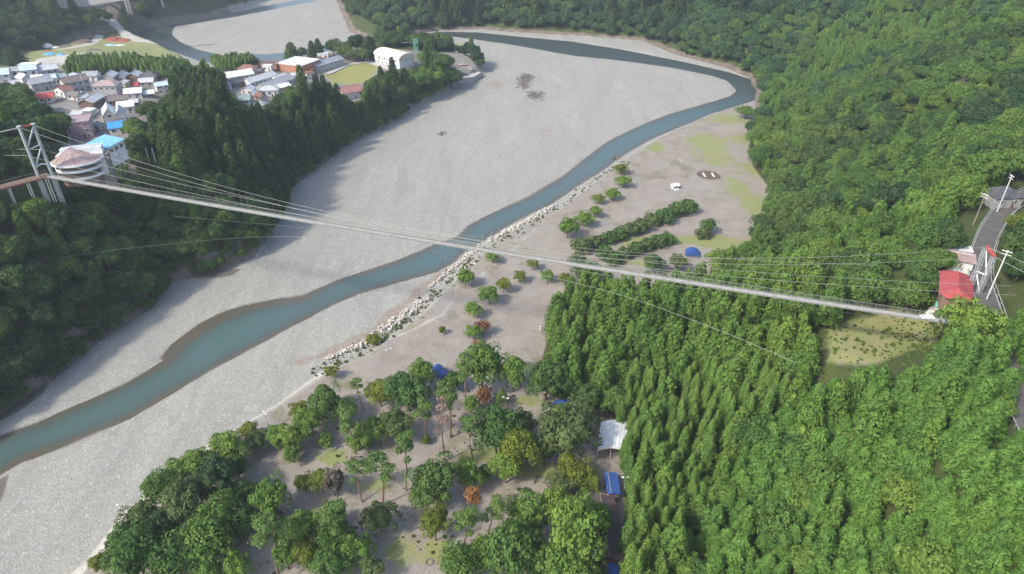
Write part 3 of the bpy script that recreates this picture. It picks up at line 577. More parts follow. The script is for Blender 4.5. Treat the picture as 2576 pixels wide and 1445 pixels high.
# ------------------------------------------------------------------ the trees of the campsite, one by one: (photo point of crown centre, half width in photo px, kind, label)
# an optional 6th value is the photo point of the trunk's foot
CAMPT = [
 (1225, 905, 42, 'broad', 'tall dense broadleaf tree at the campsite edge right of the blue tent', (1215, 985)), (1292, 925, 34, 'light', 'rounder green tree leaning on the tall dense tree by the gravel yard', (1290, 985)),
 (1150, 940, 26, 'pine', 'leaning pine between the blue tent and the tall dense tree', (1171, 1012)), (1064, 935, 30, 'light', 'fresh green tree just left of the blue tent', (1062, 975)), (1143, 962, 26, 'dark', 'low green tree just right of the blue tent', (1143, 985)),
 (1028, 985, 46, 'dark', 'dark green spreading tree below the blue tent', (1030, 1035)), (960, 988, 34, 'yellow', 'yellow green tree left of the dark spreading tree', (962, 1022)), (1000, 975, 24, 'light', 'small fresh green tree squeezed behind the dark spreading tree', (1000, 1005)),
 (1118, 975, 30, 'pine', 'tall flat topped pine with bare straight trunk below the blue tent', (1134, 1103)), (1102, 1035, 26, 'deadpine', 'dead pinkish pine with a tall bare trunk', (1117, 1160)),
 (1218, 992, 22, 'orange', 'withered orange tree at the gravel yard', (1218, 1022)), (1186, 1012, 18, 'light', 'small green tree left of the withered orange tree', (1186, 1040)), (1262, 1000, 14, 'light', 'slim green tree right of the withered orange tree', (1262, 1018)),
 (822, 1010, 38, 'dark', 'dark green tree on the edge of the pale terrace, farthest up the slope', (825, 1055)), (868, 1032, 24, 'broad', 'green tree next right of the dark tree on the terrace edge', (870, 1065)), (887, 985, 18, 'pine', 'small round pine on a curved trunk behind the terrace edge trees', (914, 1030)),
 (883, 1050, 32, 'pine', 'grey green pine with dark upright trunk over open soil', (892, 1138)), (1043, 1045, 26, 'pine', 'pine on a thin forked trunk beside the dead pinkish pine', (1072, 1115)), (1072, 1108, 12, 'shrub', 'bright green shrub at the foot of the forked pine'),
 (995, 1070, 40, 'olive', 'wide olive tree turning brown in the camp', (1000, 1115)), (940, 1080, 32, 'light', 'soft green tree left of the browning olive tree', (942, 1120)), (978, 1120, 28, 'pine', 'pine with long twisted pale trunk', (1023, 1237)), (905, 1110, 24, 'light', 'small loose tree left of the twisted pine', (905, 1135)),
 (895, 1210, 28, 'pine', 'pale blue green pine with short slanting trunk', (912, 1262)), (930, 1165, 34, 'pine', 'pine above the pale blue green pine', (967, 1274)), (848, 1205, 34, 'grey', 'bare grey twiggy tree', (850, 1250)), (815, 1210, 28, 'yellow', 'yellow green tree left of the bare grey tree', (815, 1240)),
 (850, 1295, 20, 'red', 'rusty red brown tree near a leaning trunk', (852, 1318)), (961, 1303, 36, 'olive', 'olive yellow tree beside the pale camp path', (962, 1340)), (820, 1300, 36, 'pine', 'tall pine left of the rusty tree', (850, 1400)), (895, 1388, 38, 'light', 'bright green tree at the foot of the leaning trunks', (895, 1425)),
 (1096, 1215, 52, 'dark', 'dark evergreen with a bright green left side beside the camp path', (1096, 1275)), (1066, 1235, 26, 'light', 'bright tree hugging the dark evergreen', (1066, 1275)), (1180, 1192, 34, 'light', 'fresh green tree right of the dark evergreen', (1180, 1225)), (1215, 1190, 20, 'dark', 'small dark tree behind the brown withered pine', (1218, 1215)),
 (1196, 1245, 24, 'orangepine', 'withered orange brown pine in the middle of the camp', (1198, 1310)), (1090, 1300, 34, 'yellow', 'yellow green tree below the dark evergreen', (1097, 1358)), (1172, 1320, 32, 'pine', 'grey green pine in front of the withered pine', (1165, 1405)), (1230, 1300, 30, 'pine', 'narrow pine right of the withered pine', (1230, 1370)),
 (1245, 1080, 44, 'broad', 'round mid green tree in the centre of the camp', (1250, 1145)), (1200, 1070, 26, 'pine', 'pale pine left of the round mid green tree', (1188, 1160)), (1310, 1060, 30, 'olive', 'olive tree behind the pale yellow tree', (1310, 1100)), (1302, 1120, 48, 'yellow', 'large pale yellow green tree in the centre of the camp', (1302, 1185)), (1275, 1175, 36, 'light', 'fresh green tree under the pale yellow tree', (1275, 1215)),
 (1422, 1080, 72, 'olive', 'very wide round olive tree beside the white roofed stage', (1425, 1150)), (1365, 1130, 34, 'dark', 'dark tree between the yellow tree and the wide olive tree', (1368, 1170)), (1440, 1190, 40, 'yellow', 'bright yellow green tree below the wide olive tree', (1440, 1225)), (1410, 1222, 34, 'olive', 'olive tree left of the long blue roof', (1410, 1250)), (1480, 1215, 26, 'yellow', 'small yellow green tree beside the blue roof', (1480, 1240)),
 (1436, 1330, 78, 'light', 'huge fresh green tree left of the long brown roof', (1443, 1420)), (1330, 1295, 46, 'broad', 'green tree left of the huge fresh green tree', (1330, 1350)), (1397, 1272, 42, 'light', 'light green treetop above the huge tree', (1397, 1330)), (1480, 1300, 30, 'broad', 'dark green tree touching the long brown roof', (1500, 1350)), (1290, 1385, 62, 'broad', 'broad green tree at the bottom edge right of the camp path', (1290, 1460)),
 (1160, 1420, 38, 'broad', 'green tree at the bottom edge beside the camp path', (1160, 1465)), (1380, 1420, 48, 'broad', 'green tree below the huge tree at the bottom edge', (1380, 1480)), (1215, 1385, 34, 'light', 'fresh green tree between the two bottom edge trees', (1215, 1430)), (1490, 1425, 26, 'olive', 'olive tree at the bottom end of the brown roof', (1500, 1460)), (1445, 1440, 44, 'broad', 'green tree cut by the bottom edge under the huge tree', (1445, 1510)),
 (587, 1125, 38, 'light', 'fresh green tree at the sharp bend of the pale revetment', (590, 1165)), (628, 1085, 22, 'yellow', 'yellow green tree nearest the revetment bend', (630, 1105)), (560, 1115, 22, 'broad', 'small green tree where the revetment disappears', (562, 1135)), (655, 1110, 26, 'olive', 'olive tree between the lamp and the revetment bend', (655, 1132)),
 (705, 1098, 28, 'light', 'small fresh green tree on the terrace', (706, 1128)), (742, 1095, 32, 'light', 'green tree with a low drooping branch', (745, 1140)), (738, 1140, 20, 'light', 'low bright tree on open dark soil', (738, 1165)), (785, 1055, 34, 'light', 'fresh green tree below the dark terrace edge tree', (787, 1095)), (760, 1030, 20, 'yellow', 'yellow green tree on the terrace edge', (760, 1050)),
 (820, 1108, 17, 'light', 'tiny fresh green tree left of the grey green pine', (820, 1125)), (514, 1169, 38, 'light', 'bright green tree on the revetment rim', (516, 1205)), (466, 1185, 34, 'light', 'bright tree lower down the revetment rim', (468, 1215)), (561, 1207, 46, 'bank', 'shady dark tree behind the rim trees', (563, 1260)), (600, 1175, 30, 'dark', 'dark tree beside the open soil', (602, 1210)),
 (485, 1264, 56, 'olive', 'large olive brown tree in the rim thicket', (487, 1330)), (418, 1226, 32, 'broad', 'green tree leaning over the revetment', (420, 1262)), (377, 1303, 42, 'olive', 'olive tree just above the lamp on the rim', (380, 1345)), (332, 1362, 36, 'broad', 'green tree next to the rim lamp', (335, 1400)), (370, 1400, 52, 'broad', 'broad green tree in the lower left thicket', (372, 1460)),
 (673, 1252, 42, 'light', 'bright green tree beside the dark clearing', (690, 1300)), (620, 1240, 26, 'broad', 'green tree left of the bright tree by the clearing', (622, 1275)), (657, 1338, 44, 'pine', 'spreading pine with a long leaning trunk above the clearing', (702, 1440)), (700, 1300, 20, 'grey', 'bare twiggy tree under the bright green tree', (705, 1320)),
 (561, 1303, 50, 'light', 'fresh green tree in the middle of the thicket', (563, 1360)), (530, 1368, 50, 'broad', 'broad green tree below the middle of the thicket', (532, 1425)), (466, 1408, 46, 'broad', 'green tree in the lower thicket left of the forked trunk', (468, 1460)), (536, 1430, 36, 'light', 'fresh green tree cut by the bottom edge of the thicket', (538, 1470)), (600, 1425, 32, 'light', 'yellowish green tree at the bottom of the thicket', (602, 1460)), (420, 1340, 40, 'bank', 'dark tree deep in the thicket', (420, 1390)),
 (610, 1310, 36, 'broad', 'green tree between the pine and the thicket', (612, 1350)), (769, 1328, 42, 'light', 'fresh green tree left of the tall pine', (772, 1375)), (778, 1388, 34, 'yellow', 'yellow green tree under the tall pine', (780, 1425)), (727, 1395, 28, 'broad', 'green tree right of the leaning pine trunk', (728, 1430)), (848, 1352, 36, 'broad', 'green tree right of the tall pine', (850, 1395)), (840, 1425, 36, 'broad', 'green tree at the bottom edge left of the camp path', (840, 1465)),
 (768, 1216, 22, 'yellow', 'small yellow tree on open soil', (770, 1238)), (940, 1430, 26, 'olive', 'olive tree at the bottom end of the camp path', (940, 1460)), (300, 1362, 14, 'yellow', 'small yellow green tree on the rim above the lower thicket', (302, 1380)), (258, 1415, 20, 'yellow', 'yellow green tree lowest on the rim', (260, 1440)), (290, 1400, 20, 'olive', 'olive tree lowest but one on the rim', (292, 1425)),
 (1370, 950, 44, 'dark', 'dark bluish tree at the front of the cedar plantation', (1372, 1005)), (1475, 1005, 40, 'dark', 'dark tree between the cedars and the stage roof', (1476, 1052)), (1540, 1015, 34, 'broad', 'broadleaf tree behind the white roofed stage', (1540, 1050)),
 (1238, 645, 15, 'light', 'small green tree beside the upper concrete blocks under the bridge', (1238, 662)), (1169, 697, 21, 'light', 'round green tree beside the bare post at the concrete blocks', (1171, 722)), (1339, 662, 14, 'yellow', 'small yellowish tree just below the bridge deck', (1340, 679)), (1308, 694, 14, 'yellow', 'small leaning yellow green tree on the open yard', (1310, 711)),
 (1266, 713, 16, 'yellow', 'yellow green tree with a bare lower trunk on the open yard', (1267, 736)), (1232, 741, 23, 'light', 'dense green tree in the middle of the open yard', (1231, 765)), (1376, 694, 15, 'light', 'small green tree nearest the cedar plantation', (1377, 711)), (1193, 777, 19, 'light', 'bright green tree lowest in the yard row', (1190, 799)),
 (1115, 829, 9, 'yellow', 'tiny sapling alone on the gravel yard', (1113, 841)), (1216, 822, 18, 'red', 'reddish brown tree above the tall dense tree', (1216, 842)), (1193, 836, 18, 'light', 'flat green tree touching the reddish brown tree', (1193, 853)), (1200, 868, 12, 'orange', 'withered brown tree behind the tall dense tree', (1200, 880)), (942, 856, 18, 'yellow', 'yellow green tree at the lower end of the concrete blocks', (944, 872)), (833, 935, 15, 'yellow', 'small yellow green tree alone beside the revetment', (834, 952)),
 (1565, 456, 16, 'light', 'small green tree on the bank at the upper end of the row', (1566, 472)), (1538, 488, 17, 'light', 'second green tree down the bank row', (1539, 504)), (1503, 500, 14, 'yellow', 'yellow green tree of the bank row', (1504, 514)), (1496, 532, 15, 'light', 'small green tree in the middle of the bank row', (1497, 548)), (1470, 551, 20, 'light', 'bushy green tree low in the bank row', (1470, 571)), (1424, 571, 25, 'light', 'round green tree at the lower end of the bank row', (1427, 600)),
 (1778, 567, 19, 'dark', 'dark pointed tree alone in the upper camp ground', (1779, 588)), (1559, 426, 15, 'yellow', 'yellow green bush tree above the bank row', (1560, 440)),
 (1872, 283, 16, 'broad', 'green tree on the grassy corner by the river bend', (1873, 300)), (1888, 320, 16, 'bank', 'dark tree at the hill foot below the grassy corner', (1889, 336)),
 (1455, 668, 24, 'bank', 'dark tree under the bridge where the hedges end', (1455, 690)), (1480, 690, 28, 'bank', 'dark broadleaf tree between bridge deck and cedars', (1480, 715)), (1420, 700, 14, 'yellow', 'thin yellowish tree at the tip of the cedar plantation', (1421, 718)), (1700, 660, 22, 'olive', 'olive tree in front of the small blue shelter', (1702, 682)), (1640, 665, 22, 'bank', 'dark tree left of the olive tree by the shelter', (1642, 685)),
 (338, 322, 24, 'light', 'green tree right of the vivid blue roof', (342, 352)), (350, 362, 26, 'bank', 'dark tree between blue roofed wing and white pole frame', (352, 392)), (345, 402, 24, 'olive', 'olive tree below the blue roofed wing', (347, 430)), (300, 440, 24, 'broad', 'green tree at the foot of the blue roofed wing', (300, 462)), (255, 468, 24, 'olive', 'yellowish tree under the stone stair tower', (256, 492)), (205, 492, 26, 'bank', 'dark tree right under the round building', (206, 520)), (150, 498, 24, 'bank', 'dark tree at the foot of the left bridge tower', (152, 520)),
 (2336, 712, 30, 'light', 'green tree touching the left side of the red roof', (2338, 740)), (2352, 655, 28, 'broad', 'green tree left of the pink roofed hut', (2352, 690)),
 (1800, 650, 24, 'light', 'green tree right of the small blue shelter', (1802, 672)), (1836, 642, 20, 'light', 'pointed green tree at the foot of the hill by the shelter', (1838, 665)),
]
CAMPT += [(736, 122, 17, 'ridge', 'dark tall conifer behind the orange school building, left one', (736, 152)), (762, 130, 11, 'bank', 'small dark tree right of the left school conifer', (762, 150)), (788, 108, 11, 'ridge', 'slim dark conifer behind the white roofed school building', (788, 148)), (804, 106, 12, 'ridge', 'slim dark conifer left of the green mast', (804, 147)),
 (840, 120, 20, 'bank', 'dark round tree right of the green mast', (840, 142)), (866, 128, 20, 'bank', 'dark spreading tree behind the slate roofed school wing', (866, 148)), (892, 138, 18, 'olive', 'olive tree between school wing and arched hall', (892, 155)), (915, 140, 18, 'bank', 'dark tree left of the arched hall', (915, 156)), (930, 108, 20, 'ridge', 'tall dark conifer just left of the arched hall', (932, 148)),
 (955, 118, 14, 'olive', 'brownish olive tree behind the arched hall', (955, 130)), (592, 142, 17, 'ridge', 'dark conifer in the bamboo beside the school', (592, 170)), (640, 160, 16, 'bank', 'dark tree left of the orange annex', (640, 174)), (1080, 150, 22, 'broad', 'green tree behind the right end of the arched hall', (1080, 175)), (1110, 158, 24, 'bank', 'dark round tree nearest the village tip', (1110, 186)), (1095, 190, 26, 'light', 'yellowish green round tree right of the arched hall', (1095, 220)),
 (1060, 205, 24, 'broad', 'leafy tree in front of the right corner of the arched hall', (1060, 236)), (1135, 200, 24, 'bank', 'dark tree beside the concrete pad', (1135, 225)),
 (42, 138, 22, 'ridge', 'dark conifer between the far yard and the creamy flat roof', (42, 168)), (345, 138, 12, 'ridge', 'small conifer rising out of the bamboo, left of two', (345, 160)), (385, 148, 11, 'ridge', 'small conifer rising out of the bamboo, right of two', (385, 165))]
placed = []
for k, rec in enumerate(CAMPT):
    px, py, hw, kind, lab = rec[:5]; tr, cr, h, R = LIB[kind][k % len(LIB[kind])]
    if len(rec) > 5:
        p = gnd(*rec[5])
    else: p = gnd(px, py+hw*.8)
    dep = p.y*CP+(CAM_Z-p.z)*SP
    s = hw/(F/dep)/R
    # height so that the crown top reaches py-hw
    zt = p.z+2
    while proj(p.x, p.y, zt)[1] > py-hw*.80 and zt < p.z+30: zt += .25
    sz = max(.45*s, (zt-p.z)/h)
    if kind not in ('pine', 'deadpine', 'orangepine'): sz = min(sz, 1.7*s)
    plant(kind, p.x, p.y, p.z-.1, s*(1.08 if hw > 55 or kind in ('pine','deadpine','orangepine') else 1.2), lab, 'single trees of bank and camp', i=k, scz=sz, cat='shrub' if kind == 'shrub' else 'tree'); placed.append((p.x, p.y))
for (px, py, hw, kk, lab) in [(1730, 524, 20, 0, 'dark hedge bush at the far right end of the upper hedge'), (1698, 534, 20, 0, 'hedge bush second from the right end of the upper hedge'), (1668, 548, 21, 0, 'hedge bush with a rounded top in the upper hedge'), (1640, 556, 18, 1, 'olive hedge bush in the middle of the upper hedge'),
        (1612, 572, 20, 1, 'olive hedge bush left of the middle of the upper hedge'), (1582, 582, 20, 1, 'paler hedge bush of the upper hedge'), (1555, 594, 18, 0, 'dark hedge bush of the upper hedge near its lower end'), (1528, 602, 18, 0, 'dark hedge bush next to the lower end of the upper hedge'), (1498, 612, 18, 1, 'olive hedge bush near the lower end of the upper hedge'), (1462, 622, 22, 1, 'yellowish hedge bush at the lower end of the upper hedge'),
        (1680, 604, 16, 0, 'bush at the right end of the lower hedge'), (1655, 610, 18, 0, 'dark bush second in the lower hedge'), (1628, 618, 18, 1, 'olive bush in the middle of the lower hedge'), (1600, 628, 18, 0, 'dark bush left in the lower hedge'), (1570, 640, 18, 1, 'bush at the left end of the lower hedge'), (1520, 640, 20, 0, 'dark bush between the two hedges near the bridge deck'), (1545, 655, 18, 0, 'low dark bush just above the bridge deck'),
        (1767, 590, 16, 1, 'round shrub in front of the dark pointed tree'), (1320, 1235, 9, 1, 'low shrub on the soil strip of the camp')]:
    tr, cr, h, R = LIB['hedge'][kk]; p = gnd(px, py+hw*.55); dep = p.y*CP+(CAM_Z-p.z)*SP
    plant('hedge', p.x, p.y, p.z-.1, hw/(F/dep)/R*1.3, lab, 'hedge bushes of the upper camp', i=kk, cat='shrub')

# ------------------------------------------------------------------ the forests
def poly(P): return np.array(P, float)
KEEP = [poly(p) for p in [   # what the woods must not hide, as seen from the survey point
    [(-20, 155), (60, 140), (165, 150), (178, 195), (250, 180), (400, 178), (432, 205), (432, 236), (395, 246), (348, 262), (340, 290), (321, 300), (322, 350), (330, 400), (268, 458), (225, 464), (130, 466), (40, 466), (-20, 490), (-20, 470), (95, 442), (128, 400), (166, 352), (168, 308), (206, 288), (170, 268), (130, 266), (76, 250), (50, 215), (-20, 205)],
    [(356, 296), (388, 296), (388, 322), (356, 322)], [(364, 372), (398, 372), (398, 408), (364, 408)],
    [(-20, 90), (60, 128), (180, 95), (330, 78), (420, 105), (545, 148), (540, 168), (480, 160), (370, 140), (310, 140), (180, 150), (-20, 165)],
    [(545, 170), (600, 150), (650, 158), (700, 138), (800, 128), (866, 142), (925, 150), (940, 120), (1042, 118), (1047, 165), (1000, 170), (940, 172), (916, 215), (912, 250), (870, 246), (840, 215), (812, 185), (780, 178), (745, 195), (720, 228), (660, 262), (630, 268), (585, 245), (560, 212)],
    [(1150, 158), (1225, 178), (1205, 200), (1160, 202)], [(940, 90), (940, 60), (700, 0), (870, 0), (885, 80)],
    [(2355, 660), (2380, 615), (2440, 620), (2462, 560), (2470, 500), (2500, 470), (2576, 465), (2576, 500), (2540, 540), (2520, 640), (2495, 740), (2440, 770), (2362, 765), (2340, 810), (2350, 760)],
    [(2085, 805), (2390, 815), (2350, 880), (2180, 905), (2085, 880)], [(142, 0), (262, 0), (345, 0), (345, 46), (300, 45), (262, 26), (142, 26)], [(285, 84), (345, 76), (560, 30), (740, 0), (850, 0), (850, 100), (545, 160), (340, 100)],
    [(1512, 1060), (1545, 1060), (1548, 1450), (1522, 1450), (1522, 1190), (1512, 1135)], [(2545, 1010), (2576, 1040), (2576, 1120), (2555, 1080)], [(1385, 1004), (1450, 1004), (1450, 1030), (1385, 1030)], [(1150, 600), (1400, 500), (1480, 640), (1390, 720), (1330, 960), (1140, 800)]]]
def blocked(PX, PY):
    r = np.zeros(PX.shape, bool)
    for P in KEEP: r |= inside(PX, PY, P)
    return r
def candidates(x0, x1, y0, y1, sp, seed):
    r = np.random.default_rng(seed); gx = np.arange(x0, x1, sp); gy = np.arange(y0, y1, sp*.87); A, B = np.meshgrid(gx, gy); A = A+(np.arange(len(gy)) % 2)[:, None]*sp*.5
    A = A+(r.random(A.shape)-.5)*sp*.6; B = B+(r.random(B.shape)-.5)*sp*.6; return A.ravel(), B.ravel()
def inview(x, y, z, h, m=180):
    a, b_ = proj(x, y, z+h); c_, d = proj(x, y, z)
    return (y > 25) & (a > -m) & (a < 2576+m) & (d > -25) & (b_ < 1445+130)
allT = []     # x, y, z, kind, scale, height, region
def grow(x, y, h, kinds, probs, sc, region, dist_road=7.5, jit=.35, seed=1, hfac=1.0):
    z = H(x, y); ok = inview(x, y, z, h) & (seg_dist(x, y, ROAD) > dist_road) & (sdist(x, y, CLEAR) < 1)
    x, y, z = x[ok], y[ok], z[ok]
    for f in (0.05, .35, .7, 1.0):
        PXs, PYs = proj(x, y, z+h*f); g = ~blocked(PXs, PYs)
        if f in (.35, .7):
            ww = (3.2 if h > 13.5 and region in ('ridge', 'tip') else 1.8)*F/np.maximum(y, 60)
            g &= ~blocked(PXs-ww, PYs) & ~blocked(PXs+ww, PYs)
        x, y, z = x[g], y[g], z[g]
    r = np.random.default_rng(seed); kk = r.choice(len(kinds), len(x), p=probs); s = sc*(1-jit/2+jit*r.random(len(x)))
    for i in range(len(x)): allT.append((x[i], y[i], z[i], kinds[kk[i]], s[i], region))
def region_mask(x, y, P): 
    z = H(x, y); a, b_ = proj(x, y, z); return inside(a, b_, poly(P))
SPIND = [(1555, 1010), (1640, 985), (1930, 960), (2000, 1010), (1760, 1230), (1680, 1500), (1555, 1500)]
PLANT = [(1330, 980), (1340, 900), (1420, 690), (1780, 700), (2080, 740), (2100, 900), (2120, 1000), (1950, 960), (1560, 960), (1560, 1060)]
CYPR = [(1680, 1500), (1760, 1260), (2010, 1010), (1950, 960), (2110, 900), (2600, 830), (2600, 1700), (1600, 1700)]
# near right slope
x, y = candidates(10, 190, 30, 330, 3.9, 1); a = sdist(x, y, RIGHT_HILL) > .8; x, y = x[a], y[a]
a = region_mask(x, y, SPIND); grow(x[a], y[a], 15, ['spindle', 'cedar'], [.86, .14], 1.05, 'spindle', seed=11, jit=.35)
x, y = candidates(10, 260, 30, 330, 4.5, 2); a = sdist(x, y, RIGHT_HILL) > 1.5; x, y = x[a], y[a]
a = region_mask(x, y, PLANT) & ~region_mask(x, y, SPIND); grow(x[a], y[a], 16, ['cedar', 'spindle', 'broad', 'light'], [.86, .06, .05, .03], 1.0, 'plantation', seed=12)
x, y = candidates(10, 260, 20, 330, 3.7, 3); a = (sdist(x, y, RIGHT_HILL) > 2); x, y = x[a], y[a]
a = region_mask(x, y, CYPR) & ~region_mask(x, y, SPIND) & ~region_mask(x, y, PLANT); grow(x[a], y[a], 11, ['cypress', 'cedar', 'light', 'broad'], [.86, .05, .05, .04], 1.0, 'young', seed=13, jit=.5, dist_road=3.6, hfac=.8)
# hillside beyond
def notnear(x, y): return ~(region_mask(x, y, CYPR) | region_mask(x, y, PLANT) | region_mask(x, y, SPIND))
x, y = candidates(20, 620, 60, 640, 6.6, 4); a = (sdist(x, y, RIGHT_HILL) > 2) & notnear(x, y); x, y = x[a], y[a]
cd_ = fbm(x, y, 90, 61) > .22; bk = ~cd_ & (fbm(x, y, 70, 67) > .16)
grow(x[bk], y[bk], 10, ['bank', 'broad', 'cedar', 'grey'], [.66, .24, .07, .03], 1.0, 'hill', seed=14, jit=.7)
bk2 = ~cd_ & ~bk; fb = bk2 & (y > 430); bk2 &= ~fb; grow(x[fb], y[fb], 9, ['farwood', 'broad', 'bank', 'light'], [.5, .36, .1, .04], 1.0, 'hill', seed=29, jit=.7)
grow(x[bk2], y[bk2], 9, ['broad', 'bank', 'light', 'grey', 'yellow', 'cedar'], [.74, .05, .13, .02, .03, .03], .95, 'hill', seed=19, jit=.7)
grow(x[cd_], y[cd_], 11, ['cypress', 'broad', 'cedar'], [.6, .3, .1], 1.0, 'hill', seed=15)
x, y = candidates(-420, 1300, 640, 1500, 8.2, 5); a = (sdist(x, y, RIGHT_HILL) > 3); grow(x[a], y[a], 9, ['farwood', 'ridge', 'broad'], [.78, .12, .10], 1.2, 'far', seed=16, jit=.6)
x, y = candidates(-420, 40, 560, 700, 7, 6); a = (sdist(x, y, RIGHT_HILL) > 3); x, y = x[a], y[a]; a = y < 640; grow(x[a], y[a], 9, ['farwood', 'bank'], [.8, .2], 1.1, 'far', seed=17)
# left bank, village ridge
x, y = candidates(-420, -20, 60, 620, 6.0, 7); a = (sdist(x, y, LEFT_LAND) > .8) & (sdist(x, y, MOUNT) < 4); x, y = x[a], y[a]
z = H(x, y); A, B = proj(x, y, z); rd = inside(A, B, poly([(325, 300), (330, 240), (430, 232), (560, 232), (760, 200), (860, 245), (930, 210), (1010, 200), (1010, 290), (900, 350), (750, 460), (730, 530), (560, 500), (440, 440), (400, 380)]))
bam = inside(A, B, poly([(165, 180), (330, 160), (560, 165), (560, 200), (420, 200), (330, 190), (180, 195)])); tip = inside(A, B, poly([(930, 150), (1170, 150), (1170, 250), (1000, 330), (930, 260)]))
vz = np.maximum.reduce([sdist(x, y, VILL), sdist(x, y, SCHOOL), sdist(x, y, FIELD), sdist(x, y, TIP)])
o = ~rd & ~bam & ~tip & (vz < -2)
grow(x[o], y[o], 11, ['bank', 'broad', 'cedar'], [.88, .04, .08], 1.0, 'bank', seed=21)
o2 = rd & ~tip & (vz < -1); grow(x[o2], y[o2], 20, ['ridge', 'bank'], [.8, .2], .86, 'ridge', seed=22, jit=.5)
o2 = tip & (vz < -1); grow(x[o2], y[o2], 14, ['bank', 'ridge', 'broad', 'light'], [.55, .15, .2, .1], .92, 'tip', seed=23)
for k_ in (0, 1): x, y = candidates(-420, -20, 240, 620, 4.6, 40+k_); a = (sdist(x, y, LEFT_LAND) > 1) & (sdist(x, y, MOUNT) < 0); x, y = x[a], y[a]; z = H(x, y); A, B = proj(x, y, z); a = inside(A, B, poly([(325, 300), (345, 250), (560, 232), (760, 200), (860, 245), (930, 180), (1170, 150), (1190, 240), (1010, 300), (900, 350), (750, 460), (730, 530), (560, 500), (440, 440), (330, 420)])) & (np.maximum.reduce([sdist(x, y, SCHOOL), sdist(x, y, TIP), sdist(x, y, VILL)]) < 0); grow(x[a], y[a], 7, ['bank', 'broad', 'light'], [.75, .18, .07], .62, 'ridge', seed=44+k_)
x, y = candidates(-330, -20, 60, 560, 3.6, 18); dd = sdist(x, y, LEFT_LAND); a = (dd > -1.2) & (dd < 9) & (sdist(x, y, MOUNT) < 0) & (y < 470); x, y = x[a], y[a]; vz = np.maximum(sdist(x, y, SCHOOL), sdist(x, y, TIP)); a = vz < 0
grow(x[a], y[a], 5, ['bank', 'broad', 'olive'], [.8, .14, .06], .62, 'bank', seed=31)
x, y = candidates(-420, -120, 380, 640, 3.4, 8); z = H(x, y); A, B = proj(x, y, z); b1 = inside(A, B, poly([(165, 192), (190, 165), (330, 158), (480, 175), (480, 200), (400, 196), (330, 188), (200, 200)])) | inside(A, B, poly([(530, 165), (640, 158), (640, 178), (560, 182)]))
def rawgrow(x, y, kinds, probs, sc, region, seed):
    r = np.random.default_rng(seed); z = H(x, y); kk = r.choice(len(kinds), len(x), p=probs); s = sc*(.8+.4*r.random(len(x)))
    for i in range(len(x)): allT.append((x[i], y[i], z[i], kinds[kk[i]], s[i], region))
rawgrow(x[b1], y[b1], ['bamboo', 'bank'], [.93, .07], .72, 'bamboo', 24)
x, y = candidates(-1300, -250, 300, 1500, 8.5, 9); a = (sdist(x, y, MOUNT) > 5); grow(x[a], y[a], 10, ['bank', 'ridge'], [.8, .2], 1.2, 'mountain', seed=25)
# keep clear of the campsite trees
nx = np.array(placed)
allT = [q for q in allT if q[5] not in ('plantation', 'spindle') or ((nx[:, 0]-q[0])**2+(nx[:, 1]-q[1])**2).min() > 9]
REG = dict(spindle=('slender pointed cedar in the rows beside the camp buildings', 'cedars beside the camp buildings'), plantation=('tall green cedar in the plantation below the right half of the footbridge', 'cedars of the plantation'),
    young=('feathery young cypress on the slope below the cleared patch', 'young cypresses on the near slope'), hill=('hillside tree on the steep slope above the upper camp ground', 'trees on the right hillside'), far=('distant tree on the hill behind the river bend', 'trees of the far hill'),
    bank=('shaded tree on the steep left bank below the round building', 'trees on the left bank'), ridge=('tall dark cedar on the ridge between village and gravel', 'cedars of the village ridge'), tip=('tree on the village tip beside the arched hall', 'trees beside the arched hall'),
    bamboo=('bright bamboo in the grove between village houses and field', 'bamboo grove'), mountain=('dark tree on the mountainside behind the field', 'trees behind the field'))
LBL = {('broad'): 'leafy', 'bank': 'dark leafy', 'cedar': 'conical', 'spindle': 'slender', 'ridge': 'tall', 'cypress': 'feathery', 'grey': 'bare grey', 'light': 'bright green', 'bamboo': ''}
fam = dict(farwood='leafy', yellow='leafy', broad='leafy', olive='leafy', bank='leafy', light='leafy', grey='leafy', cedar='conifer', spindle='conifer', ridge='conifer', cypress='cypress', bamboo='bamboo')
byf = {}
for q in allT:
    d = math.sqrt(q[0]**2+q[1]**2+(CAM_Z-q[2])**2); a, b_ = proj(q[0], q[1], q[2]+LIB[q[3]][0][2]*q[4]*.6)
    vis = (a > -20) & (a < 2596) & (b_ > -10) & (b_ < 1460)
    byf.setdefault(fam[q[3]], []).append(((LIB[q[3]][0][2]*q[4]/d) if vis else 0, q))
rest = []
